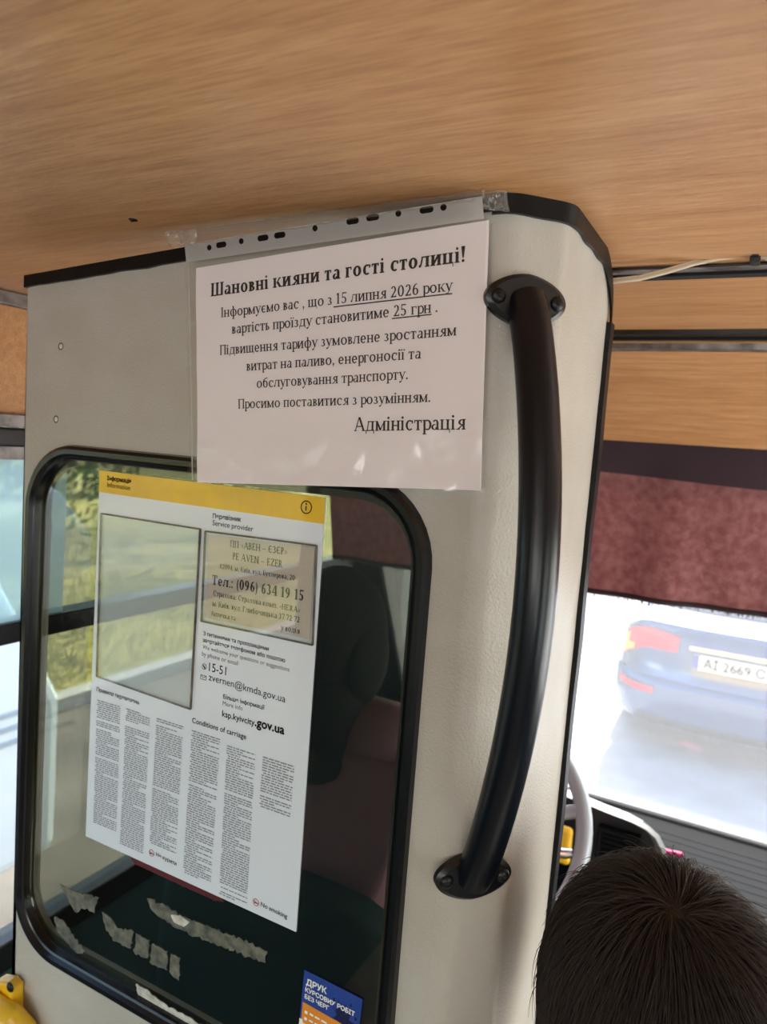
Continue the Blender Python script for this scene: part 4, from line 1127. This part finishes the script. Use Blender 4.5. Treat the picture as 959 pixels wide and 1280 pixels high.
def head_into(mb, c, s=1.0):
    """head facing +Y"""
    c = Vector(c)
    mb.ellipsoid(c+Vector((0, -.005, .012))*s, (.074*s, .094*s, .108*s), 28, 20)
    mb.ellipsoid(c+Vector((0, .028, -.055))*s, (.052*s, .062*s, .066*s), 20, 14)       # jaw
    mb.tube([c+Vector((0, .085, .012))*s, c+Vector((0, .098, -.012))*s, c+Vector((0, .104, -.03))*s, c+Vector((0, .088, -.036))*s], [.008*s, .011*s, .015*s, .01*s], 10)
    for sx in (-1, 1):
        mb.ellipsoid(c+Vector((sx*.076, -.004, -.008))*s, (.010*s, .022*s, .033*s), 12, 10)
    mb.ellipsoid(c+Vector((0, .084, -.062))*s, (.022*s, .010*s, .006*s), 12, 8)
    mb.ellipsoid(c+Vector((0, .084, -.074))*s, (.019*s, .010*s, .006*s), 12, 8)
def hand_chains(wr_, d, up_, side, s=1.0):
    """palm plus five curled fingers growing from wrist point; d = pointing dir, up_ = back of hand"""
    d = d.normalized(); up_ = (up_-d*up_.dot(d)).normalized(); lat = d.cross(up_)*side
    ch = []
    palm = wr_+d*.045*s
    for i, (o_, L) in enumerate(((-.027, .062), (-.009, .074), (.009, .07), (.026, .055))):
        k = wr_+d*.085*s+lat*o_*s
        ch.append([(wr_, .022*s), (palm+lat*o_*.6*s, .014*s), (k, .0095*s), (k+(d*.75-up_*.5)*L*.5*s, .0085*s), (k+(d*.75-up_*.5)*L*.5*s+(d*.2-up_)*L*.5*s, .007*s)])
    t0 = wr_+d*.025*s-lat*.022*s
    ch.append([(wr_, .022*s), (t0, .014*s), (t0+(-lat*.7+d*.7)*.035*s, .010*s), (t0+(-lat*.4+d*.8-up_*.4)*.065*s, .008*s)])
    return ch
def fuse(mb, name, m, parent, vox=.006):
    o = mb.build(name, m, parent, smooth=False)
    r_ = o.modifiers.new('r', 'REMESH'); r_.mode = 'VOXEL'; r_.voxel_size = vox; r_.use_smooth_shade = True
    s_ = o.modifiers.new('s', 'SMOOTH'); s_.factor = .5; s_.iterations = 4
    me = evalmesh(o); o.modifiers.clear(); old = o.data; o.data = me; bpy.data.meshes.remove(old)
    me.name = name
    return o
def strands(mb, c, rad, crown, n_, length, rnd_, low=-.55, thick=.00042, lift=.008, front=-.35, segs=6, jit=.35, stray=0):
    """hair following the skull away from the crown whorl"""
    c = Vector(c); crown = Vector(crown).normalized(); cnt = 0
    R3 = Vector(rad)
    tries = 0
    while cnt < n_ and tries < n_*20:
        tries += 1
        d = Vector((rnd_.gauss(0, 1), rnd_.gauss(0, 1), rnd_.gauss(0, 1))).normalized()
        if d.z < low or (d.y > .72 and d.z < .25): continue
        # direction of flow on the sphere, away from the crown and down, with a swirl
        away = d-crown; away -= d*away.dot(d)
        if away.length < 1e-3: away = d.orthogonal()
        away.normalize(); sw_ = d.cross(away)
        dn = Vector((0, 0, -1)); dn -= d*dn.dot(d)
        near = max(0, 1-(d-crown).length/.55)
        clump = noise.noise(d*9)*.5
        fl_ = away*(1.0)+dn*.55+sw_*(.55*near+clump+rnd_.gauss(0, jit*.4))+d*(rnd_.gauss(.04, .05)+.16*near)
        fl_.normalize()
        L = length*rnd_.uniform(.6, 1.1)*(1-.35*near)
        st = stray > 0 and rnd_.random() < stray
        if st: fl_ = (fl_+d*rnd_.uniform(.5, 1.4)).normalized(); L *= rnd_.uniform(.5, .9)
        sx_ = rnd_.uniform(.02, .14)
        lf = lift*rnd_.uniform(.25, 1.15)
        pts = []; p = d.copy(); h_ = 1.0
        dd = d.copy(); f_ = fl_.copy(); step = L/segs/((rad[0]+rad[1]+rad[2])/3)
        for k in range(segs+1):
            q = k/segs
            hh = 1 + (lf/((rad[0]+rad[1])/2))*(math.sin(min(1, q*1.6)*PI/2)) + (q*sx_ if st else 0)
            pts.append(c+Vector((dd.x*R3.x, dd.y*R3.y, dd.z*R3.z))*hh)
            dd = (dd+f_*step).normalized()
            g = Vector((0, 0, -1)); f_ = f_+g*.08; f_ = (f_-dd*f_.dot(dd)*.9).normalized()
        rr = [thick*(1-.75*(k/segs)**2) for k in range(segs+1)]
        mb.tube(pts, rr, 3, cap=False)
        cnt += 1

# --- dark-haired passenger in the foreground (standing, seen from behind)
hc = Vector((pY(843, 1200, .62).x, .62, CZ-.462))
boy = thing('person', (hc.x, hc.y-.01, 0), 'person with short dark brown hair seen from behind in front of the windshield', 'person')
cx, cy, hzc = hc.x+.044, hc.y-.046, hc.z
nk = Vector((hc.x*.5+cx*.5, hc.y*.5+cy*.5-.02, hzc-.13)); ch_ = Vector((cx, cy-.015, hzc-.26)); pel = Vector((cx, cy-.01, .66))
ch = [[(pel, .095), (Vector((cx, cy-.01, .82)), .085), (ch_, (.105, .085)), (nk, .046), (hc+Vector((0, -.01, -.05)), .05)]]
for s_ in (-1, 1):
    sh_ = Vector((cx+s_*.135, cy-.02, hzc-.215)); el = Vector((cx+s_*.165, cy+.0, hzc-.43)); wr_ = Vector((cx+s_*.15, cy+.0, hzc-.62))
    ch.append([(ch_, (.105, .085)), (sh_, .046), (el, .034), (wr_, .022)])
    ch += hand_chains(wr_, Vector((0, .35, -1)), Vector((s_, 0, 0)), s_, .85)
    hip = Vector((cx+s_*.072, cy-.01, .60)); kn = Vector((cx+s_*.08, cy+.01, .34)); an = Vector((cx+s_*.085, cy-.02, .065))
    ch.append([(pel, .095), (hip, .075), (kn, .05), (an, .034), (Vector((cx+s_*.09, cy+.08, .032)), .03), (Vector((cx+s_*.092, cy+.13, .028)), .024)])
b = MB(); mesh_into(b, skin_mesh(ch)); head_into(b, hc, .98)
fuse(b, 'body', M['skin'], boy, .007)
# clothes
ch = [[(pel+Vector((0, 0, -.05)), .128), (pel+Vector((0, 0, .05)), .122), (Vector((cx, cy-.01, .84)), .118), (ch_, (.142, .122)), (nk+Vector((0, 0, -.025)), .082)]]
for s_ in (-1, 1):
    sh_ = Vector((cx+s_*.135, cy-.02, hzc-.215)); el = Vector((cx+s_*.165, cy+.0, hzc-.43))
    ch.append([(ch_, (.142, .122)), (sh_, .066), (sh_.lerp(el, .75), .054)])
b = MB()
rg = [(pel.z-.07, .0, .0), (pel.z-.068, .132, .112), (.74, .136, .116), (.86, .132, .112), (ch_.z-.06, .142, .118), (ch_.z+.02, .146, .116), (ch_.z+.075, .118, .098), (ch_.z+.115, .074, .072), (ch_.z+.13, .0, .0)]
def torso(u, v):
    k = v*(len(rg)-1); i_ = min(int(k), len(rg)-2); f_ = k-i_; a_ = [rg[i_][n_]*(1-f_)+rg[i_+1][n_]*f_ for n_ in range(3)]
    return Vector((cx+a_[1]*math.cos(2*PI*u), cy-.012+a_[2]*math.sin(2*PI*u), a_[0]))
b.grid(torso, 36, 24, closeu=True)
for s_ in (-1, 1):
    sh_ = Vector((cx+s_*.135, cy-.02, hzc-.215)); el = Vector((cx+s_*.165, cy+.0, hzc-.43))
    b.tube([Vector((cx+s_*.03, cy-.015, ch_.z+.06)), Vector((cx+s_*.09, cy-.018, ch_.z+.055)), sh_, sh_.lerp(el, .4), sh_.lerp(el, .78)], [.062, .066, .064, .060, .056], 20)
    b.ellipsoid(sh_, (.064, .064, .064), 16, 12)
fuse(b, 't_shirt', M['shirt'], boy, .007)
ch = [[(pel, .116), (pel+Vector((0, 0, .07)), .106)]]
for s_ in (-1, 1): ch.append([(pel, .112), (Vector((cx+s_*.072, cy-.01, .58)), .092), (Vector((cx+s_*.08, cy+.01, .34)), .070), (Vector((cx+s_*.085, cy-.015, .1)), .056)])
b = MB(); mesh_into(b, skin_mesh(ch)); b.build('trousers', M['trousers'], boy, smooth=True, angle=180)
for s_ in (-1, 1):
    b = MB(); mesh_into(b, skin_mesh([[(Vector((cx+s_*.085, cy-.03, .05)), .046), (Vector((cx+s_*.088, cy+.05, .042)), .042), (Vector((cx+s_*.092, cy+.135, .036)), .033)]])); b.build('shoe', M['shoe'], boy, smooth=True, angle=180)
hr_ = random.Random(11)
b = MB()
scal = Vector((.084, .103, .113))
def cap(d): return 1.0
b.ellipsoid(hc+Vector((0, -.007, .016)), scal*.985, 40, 30, 0)
b.v = [v for v in b.v]
# keep only the haired part of the skull
keep = []
for f, m_ in zip(b.f, b.m):
    cc = sum((Vector(b.v[i]) for i in f), Vector())/len(f)-hc
    if cc.z > -.06 and not (cc.y > .055 and cc.z < .045): keep.append(f)
b.f = keep; b.m = [0]*len(keep)
crown = Matrix.Rotation(math.radians(-46), 3, 'Z') @ Vector((-.04, -.30, .95))
strands(b, hc+Vector((0, -.007, .016)), scal, crown, 17000, .085, hr_, low=-.62, thick=.00045, lift=.012, segs=6, stray=.03)
b.m = [0 if i < len(keep) else (2 if ((i-len(keep))//18) % 10 in (2, 5, 9) else 1) for i in range(len(b.f))]
b.build('hair', [M['hairbase'], M['hair'], mat('lighter_brown_hair', srgb(176, 126, 84), .36, spec=1.0, transl=.4)], boy, smooth=True, recalc=False, angle=180)

boy.rotation_euler.z = math.radians(46)
# --- driver, behind the partition glass
seatx, seaty = -.585, 1.03
dh = Vector((-.60, 1.02, CZ-.335))
ds = thing('driver_seat', (seatx, seaty, 0), 'dark cloth driver seat behind the partition window', 'seat')
def cushion(mb, c, sx, sy, sz, e=.35):
    c = Vector(c)
    def fn(d):
        m_ = max(abs(d.x), abs(d.y), abs(d.z)); return 1/(m_+(1-m_)*e) if False else (1/((abs(d.x)**5+abs(d.y)**5+abs(d.z)**5)**.2))
    mb.ellipsoid(c, (sx, sy, sz), 32, 22, 0, fn)
b = MB(); cushion(b, (seatx, 1.18, .60), .235, .24, .065); b.build('seat_cushion', M['seat'], ds, smooth=True, angle=180)
b = MB(); cushion(b, (seatx, .885, .77), .225, .05, .27); b.build('backrest', M['seat'], ds, smooth=True, angle=180)
b = MB(); b.box((seatx-.17, 1.0, 0), (seatx+.17, 1.36, .54)); b.build('seat_base', M['dash'], ds, bevel=.02)
drv = thing('person', (seatx, 1.1, .66), 'person driving, in a mauve top, dimly seen through the partition window', 'person')
X0 = dh.x
pel = Vector((X0, 1.06, .74)); ch_ = Vector((X0, 1.03, 1.10)); nk = Vector((X0, 1.02, dh.z-.125))
ch = [[(pel, .125), (Vector((X0, 1.04, .92)), .115), (ch_, (.15, .11)), (nk, .055), (dh+Vector((0, -.01, -.05)), .055)]]
sp = []
for s_ in (-1, 1):
    sh_ = Vector((X0+s_*.18, 1.02, 1.20)); el = Vector((X0+s_*.225, 1.10, .92))
    wr_ = wc+wr*(s_*R_*.93)+wu*.06+Vector((0, -.055, .0))
    if s_ > 0: wr_ = wc+wr*(R_*.45)-wu*(R_*.86)+Vector((0, -.05, .01))
    ch.append([(ch_, (.15, .11)), (sh_, .06), (el, .043), (wr_, .027)]); ch += hand_chains(wr_, Vector((0, 1, .25)), Vector((0, -.3, 1)), s_)
    sp.append((sh_, el))
    hip = Vector((X0+s_*.09, 1.10, .72)); kn = Vector((X0+s_*.12, 1.46, .70)); an = Vector((X0+s_*.11, 1.54, .26))
    ch.append([(pel, .125), (hip, .085), (kn, .06), (an, .04), (an+Vector((0, .10, -.06)), .036), (an+Vector((0, .16, -.06)), .03)])
b = MB(); mesh_into(b, skin_mesh(ch)); head_into(b, dh, 1.0); fuse(b, 'body', M['skin'], drv, .008)
ch = [[(pel+Vector((0, 0, .04)), .150), (Vector((X0, 1.04, .92)), .145), (ch_, (.185, .145)), (nk+Vector((0, 0, -.035)), .085)]]
for sh_, el in sp: ch.append([(nk+Vector((0, 0, -.035)), .085), (sh_+Vector((0, 0, .02)), .075)])
for sh_, el in sp: ch.append([(ch_, (.185, .145)), (sh_, .086), (sh_.lerp(el, .8), .068)])
b = MB(); mesh_into(b, skin_mesh(ch)); b.build('top', M['mauve'], drv, smooth=True, angle=180)
b = MB(); b.ellipsoid(dh+Vector((0, -.007, .016)), Vector((.081, .102, .116)), 36, 26)
b.f = [f for f in b.f if (lambda cc: cc.z > -.10 and not (cc.y > .05 and cc.z < .05))(sum((Vector(b.v[i]) for i in f), Vector())/len(f)-dh)]; b.m = [0]*len(b.f)
vt = pY(414, 940, .86)
for sx in (-1, 1): b.ellipsoid(dh+Vector((sx*.066, -.012, -.012)), (.022, .06, .07), 16, 12)
mesh_into(b, skin_mesh([[(dh+Vector((0, -.03, -.02)), .088), (dh+Vector((0, -.045, -.10)), .078), (Vector((X0, .93, dh.z-.19)), (.088, .045)), (Vector((X0, .885, (dh.z-.19)*.4+vt.z*.6)), (.05, .03)), (Vector((X0, .87, vt.z)), (.012, .012))]]))
b.build('hair', mat('near_black_hair', srgb(20, 17, 16), .8, spec=.2), drv, smooth=True, angle=180)
ch = [[(pel, .135)]]
b = MB(); mesh_into(b, skin_mesh([[(pel, .13), (Vector((X0-.09, 1.14, .72)), .095), (Vector((X0-.12, 1.46, .70)), .072), (Vector((X0-.11, 1.53, .34)), .058)], [(pel, .13), (Vector((X0+.09, 1.14, .72)), .095), (Vector((X0+.12, 1.46, .70)), .072), (Vector((X0+.11, 1.53, .34)), .058)]])); b.build('trousers', M['trousers'], drv, smooth=True, angle=180)

# ================================================================== OUTSIDE
GZ = CZ-2.25
b = MB(); b.box((-4.6, -30, GZ-.2), (16, 70, GZ)); structure(b.build('road', M['asphalt']))
b = MB(); b.box((-4.6, -30, GZ-.19), (-1.75, 70, GZ+.012)); structure(b.build('road_shade_strip', mat('shaded_asphalt', srgb(104, 97, 90), .9, bump=(60, .6), var=(srgb(78, 74, 70), 1.6))))  # tree shade along the left of the road, painted as darker asphalt
b = MB(); b.box((-60, -30, GZ-.2), (-4.75, 70, GZ+.04)); structure(b.build('grass_verge', M['grass']))
b = MB(); b.box((-4.75, -30, GZ-.2), (-4.6, 70, GZ+.12)); structure(b.build('trim_6', mat('kerb', srgb(170, 168, 164), .8)))
b = MB(); b.box((16, -30, GZ-.2), (60, 70, GZ+.04)); structure(b.build('grass_verge_right', M['grass']))
# grass blades on the near verge (uncountable)
b = MB()
for i in range(9000):
    x = -5.0-rnd.random()**1.5*8; y = rnd.uniform(-6, 11); h_ = rnd.uniform(.08, .28); a = rnd.uniform(0, PI); dx, dy = .012*math.cos(a), .012*math.sin(a); lx, ly = rnd.gauss(0, .06), rnd.gauss(0, .06)
    b.add([(x-dx, y-dy, GZ+.03), (x+dx, y+dy, GZ+.03), (x+lx, y+ly, GZ+.03+h_)], [(0, 1, 2)])
o = b.build('grass', mat('grass_blades', srgb(178, 166, 92), .8, transl=.35, var=(srgb(146, 146, 72), .8)), recalc=False); tag(o, 'sunlit dry grass growing along the roadside verge', 'grass', kind='stuff')
def tree(x, y, h_, r_, seed, label, trunk=.12, lean=0, nl=5200, low=.3):
    rd = random.Random(seed)
    t = thing('roadside_tree', (x, y, GZ), label, 'tree', 'trees beyond the kerb')
    b = MB(); top = Vector((x+lean, y, GZ+h_*.75)); base = Vector((x, y, GZ+.0))
    pts = [base.lerp(top, k/8)+Vector((rd.gauss(0, .05), rd.gauss(0, .05), 0))*(k/8) for k in range(9)]
    b.tube(pts, [trunk*(1-.75*k/8) for k in range(9)], 10)
    cl = []
    for k in range(12):
        a = rd.uniform(0, 2*PI); e = pts[4+k % 5]; q = e+Vector((math.cos(a)*r_*.7, math.sin(a)*r_*.7, rd.uniform(.1, .5)*r_)); b.tube([e, e.lerp(q, .5)+Vector((0, 0, .1)), q], [trunk*.35, trunk*.2, trunk*.06], 6); cl.append(q)
    b.build('trunk', M['bark'], t, smooth=True)
    b = MB()
    for k in range(10): cl.append(Vector((x+lean+rd.uniform(-.7, .7)*r_, y+rd.uniform(-.7, .7)*r_, GZ+h_*rd.uniform(low, 1.0))))
    for i in range(nl):
        c = rd.choice(cl); d = Vector((rd.gauss(0, 1), rd.gauss(0, 1), rd.gauss(0, .8)))*r_*.26; p = c+d
        n_ = Vector((rd.gauss(0, 1), rd.gauss(0, 1), rd.gauss(0, 1))).normalized(); a = n_.orthogonal().normalized()*rd.uniform(.05, .10); e = n_.cross(a)*.6
        b.add([p-a, p+e*.7, p+a, p-e*.7], [(0, 1, 2, 3)])
    b.build('foliage', M['leaf'], t, recalc=False)
tree(-7.0, 6.2, 4.8, 1.6, 1, 'young roadside tree seen left through the partition window', .10, .3)
tree(-9.5, 9.6, 7, 2.6, 2, 'broad roadside tree behind the young one', .2, 0, 6500)
tree(-9.0, 3.0, 6.0, 2.2, 3, 'dense roadside tree beyond the kerb beside the bus', .16)
tree(-8.4, -1.0, 5.5, 2.1, 4, 'roadside tree level with the side windows of the bus', .15, .2)
tree(-10.5, -5.0, 7.5, 2.8, 5, 'large roadside tree furthest back along the verge', .2, 0, 6500)
tree(-12.5, 15.5, 8, 3.2, 6, 'tall roadside tree furthest ahead along the verge', .22, 0, 6500)
tree(-14, 1.5, 8.5, 3.4, 7, 'tall tree deep on the verge behind the nearer trees', .22, 0, 6500)
def hedge(x, y0, y1, h_, label, seed):
    rd = random.Random(seed); t = thing('roadside_hedge', (x, (y0+y1)/2, GZ+.04), label, 'hedge')
    b = MB()
    y = y0
    while y < y1:
        b.tube([Vector((x+rd.gauss(0, .15), y, GZ+.02)), Vector((x+rd.gauss(0, .2), y+rd.gauss(0, .2), GZ+h_*.5)), Vector((x+rd.gauss(0, .3), y+rd.gauss(0, .3), GZ+h_*.85))], [.06, .045, .02], 6); y += .8
    b.build('stems', M['bark'], t)
    b = MB()
    for i in range(14000):
        p = Vector((x+rd.gauss(0, .38), rd.uniform(y0, y1), GZ+.05+h_*rd.random()**.85)); p.z = GZ+.05+(p.z-GZ-.05)*(1+.18*noise.noise(Vector((p.y*.5, seed, 0))))
        n_ = Vector((rd.gauss(0, 1), rd.gauss(0, 1), rd.gauss(0, 1))).normalized(); a = n_.orthogonal().normalized()*rd.uniform(.15, .27); e = n_.cross(a)*.6
        b.add([p-a, p+e*.7, p+a, p-e*.7], [(0, 1, 2, 3)])
    b.build('foliage', M['hedge_leaf'], t, recalc=False)
M['hedge_leaf'] = mat('hedge_leaf', srgb(40, 72, 40), .6, transl=.25, var=(srgb(72, 104, 46), 1.5))
hedge(-18.2, -16, 30, 6.4, 'long dark green hedge behind the roadside trees', 21)
# pale van parked beside the road, seen past the left edge of the partition
van = thing('parked_van', (-3.3, .9, GZ), 'pale van standing on the road outside the left side window', 'van')
b = MB()
vp = [(-2.2, .35), (-2.2, 1.75), (-2.0, 1.98), (.55, 1.98), (.95, 1.25), (1.05, 1.05), (1.05, .35)]
yv = 1.06
b.prism([Vector((-2.6, yv+y, GZ+z)) for y, z in vp], Vector((-1.5, 0, 0))); b.build('van_body', M['van'], van, bevel=.06)
b = MB()
for z in (.92, .98, 1.04): b.box((-2.602, yv-2.1, GZ+z), (-2.592, yv+.95, GZ+z+.02))
b.build('side_stripe', mat('stripe_grey', srgb(150, 164, 180), .4), van)
b = MB(); b.box((-2.604, yv-1.0, GZ+1.25), (-2.585, yv+.25, GZ+1.75)); b.build('side_window', M['carglass'], van, bevel=.02)
def wheel(parent, c, ax, r_=.31, w_=.2):
    b = MB(); a = Vector(ax)
    def fn(u, v):
        t_ = 2*PI*u; q = 2*PI*v; rad_ = r_-.06+.06*math.cos(q); lat = .5*w_*math.sin(q)*1.0
        e = a.orthogonal().normalized(); f_ = a.cross(e); return Vector(c)+(e*math.cos(t_)+f_*math.sin(t_))*rad_+a*lat
    b.grid(fn, 32, 14, closeu=True); wo = b.build('wheel', M['tyre'], parent, smooth=True, angle=180)
    b = MB(); b.dome(Vector(c)+a*.03, a, r_-.1, .05, 24, 4); b.dome(Vector(c)-a*.03, -a, r_-.1, .05, 24, 4); b.build('hubcap', M['chrome'], wo, smooth=True)
for y in (yv-1.6, yv+.45):
    for x in (-2.72, -3.98): wheel(van, (x, y, GZ+.31), (1, 0, 0))

# blue saloon ahead
CY = 5.9; CXC = pY(914, 838, CY).x
car = thing('blue_saloon', (CXC, CY+2.2, GZ), 'dark blue saloon car stopped ahead, seen from behind through the windshield', 'car')
HWc = .84
# side silhouette of the lower body: (y,z) from rear bottom up and over to the front
sil = [(.16, .20), (.05, .23), (.00, .32), (-.03, .45), (-.03, .56), (.01, .60), (.035, .68), (.04, .80), (.035, .93), (.0, 1.015), (.02, 1.045), (.14, 1.06), (.50, 1.07), (1.0, 1.03), (2.6, .98), (3.2, .96), (4.2, .82), (4.5, .66), (4.55, .40), (4.4, .2)]
def csurf(xn, t):
    """xn in -1..1 across, t index along the silhouette"""
    i = min(int(t), len(sil)-2); f = t-i
    y = sil[i][0]*(1-f)+sil[i+1][0]*f; z = sil[i][1]*(1-f)+sil[i+1][1]*f
    e = abs(xn)
    y2 = y + (.16*e**3 + .10*max(0, (e-.8)/.2)**2)*(1 if y < 2.2 else -1)
    zz = z - (.10*max(0, (e-.72)/.28)**2 if z > .62 else -.04*max(0, (e-.72)/.28)**2)
    wx = HWc*(1 - .06*max(0, (z-.6))/.5 - .03*max(0, (.4-z))/.2)
    return Vector((CXC+xn*wx, CY+y2, GZ+zz))
b = MB(); NT_ = (len(sil)-1)*3
b.grid(lambda u, v: csurf(math.sin((u*2-1)*PI/2), v*(len(sil)-1)), 36, NT_)
for s_ in (-1, 1): b.add([csurf(s_, v/3) for v in range(NT_+1)], [tuple(range(NT_+1))])
b.add([csurf(x, t) for x in (-1, 1) for t in (0, len(sil)-1)], [(0, 1, 3, 2)])
b.build('car_body', M['carblue'], car, smooth=True, angle=40)
# greenhouse
gs = [(.55, 1.05), (.95, 1.30), (1.25, 1.41), (1.8, 1.45), (2.4, 1.42), (2.8, 1.30), (3.4, .98)]
b = MB()
def gsurf(xn, t):
    i = min(int(t), len(gs)-2); f = t-i; y = gs[i][0]*(1-f)+gs[i+1][0]*f; z = gs[i][1]*(1-f)+gs[i+1][1]*f
    wx = .76-.22*(z-1.0)/.45; e = abs(xn)
    return Vector((CXC+xn*wx, CY+y+.08*e*e*(1 if y < 1.8 else -1), GZ+z-.05*e**4))
b.grid(lambda u, v: gsurf(u*2-1, v*(len(gs)-1)), 20, 18)
for s_ in (-1, 1): b.add([gsurf(s_, v/3) for v in range(19)] , [tuple(range(19))])
b.build('cabin', M['carblue'], car, smooth=True, angle=40)
b = MB(); b.grid(lambda u, v: gsurf((u*2-1)*.9, .08+v*1.85)+Vector((0, -.008, .008)), 14, 8); b.build('rear_glass', M['carglass'], car, smooth=True)
b = MB()
for s_ in (-1, 1):
    b = MB(); b.grid(lambda u, v: gsurf(s_*1.0, .9+v*4.2*1.0)*(1-u)+Vector((CXC+s_*.80, gsurf(s_, .9+v*4.2).y, GZ+1.0))*u+Vector((s_*.01, 0, .02)), 2, 8); b.build('side_glass', M['carglass'], car, smooth=True)
def patch(name, m, x0, x1, t0, t1, off, parent=car, shape=None, nx=12, ny=8):
    b = MB()
    def fn(u, v):
        x = x0+(x1-x0)*u; t = t0+(t1-t0)*v
        if shape: x, t = shape(u, v)
        p = csurf(x, t); return p+Vector((0, -off, .0))+Vector((math.copysign(.3*off, x)*(abs(x) > .85), 0, 0))
    b.sheet(fn, nx, ny, Vector((0, .02, 0))); return b.build(name, m, parent, smooth=True)
for s_ in (-1, 1):
    shp = lambda u, v: (s_*(.985-(.52)*u*(1-.12*v*0)), 6.85+(8.75-6.85)*(v*(1-.45*u)+.18*u+.06*math.sin(PI*u)))
    tl = patch('tail_light', M['tail_red'], 0, 0, 0, 0, .008, car, shp)
    patch('indicator', M['tail_amber'], 0, 0, 0, 0, .016, tl, lambda u, v: (s_*(.985-(.12 if v < .35 else .05)*u), 7.05+1.3*v), 4, 8)
    patch('reflector', M['tail_red'], s_*.95, s_*.62, 3.3, 3.75, .008)
patch('bumper_trim', M['vent'], -.93, .93, 1.1, 1.75, .004)
patch('bumper_crease', M['rubber'], -.97, .97, 4.75, 5.0, .003)
pz = GZ+.79; py_ = CY+.015
plt = MB(); plt.box((CXC-.26, py_, pz-.056), (CXC+.26, py_+.02, pz+.056))
pm = MB()
def pf_(x, z): return py_
plt.box((CXC-.26, py_-.001, pz-.054), (CXC-.222, py_+.01, pz+.054), 1)
plate_text = []
put_text(plt, pf_, (CXC-.19, pz-.036), (CXC+.225, pz-.036), "АІ 2669 С", 2, bold=.012, hscale=1.05, lift=.002)
plt.build('number_plate', [mat('plate_white', srgb(240, 232, 214), .4), M['blue_print'], M['ink']], car, recalc=False)
b = MB(); b.box((CXC-.3, CY-.012, GZ+.875), (CXC+.3, CY+.05, GZ+.91)); b.build('boot_handle', M['chrome'], car, bevel=.008)
for y in (CY+.95, CY+3.6):
    for s_ in (-1, 1): wheel(car, (CXC+s_*.77, y, GZ+.31), (1, 0, 0))
for s_ in (-1, 1):
    b = MB(); b.ellipsoid((CXC+s_*1.0, CY+2.75, GZ+1.03), (.11, .06, .075), 16, 12); b.build('door_mirror', M['carblue'], car, smooth=True, angle=180)
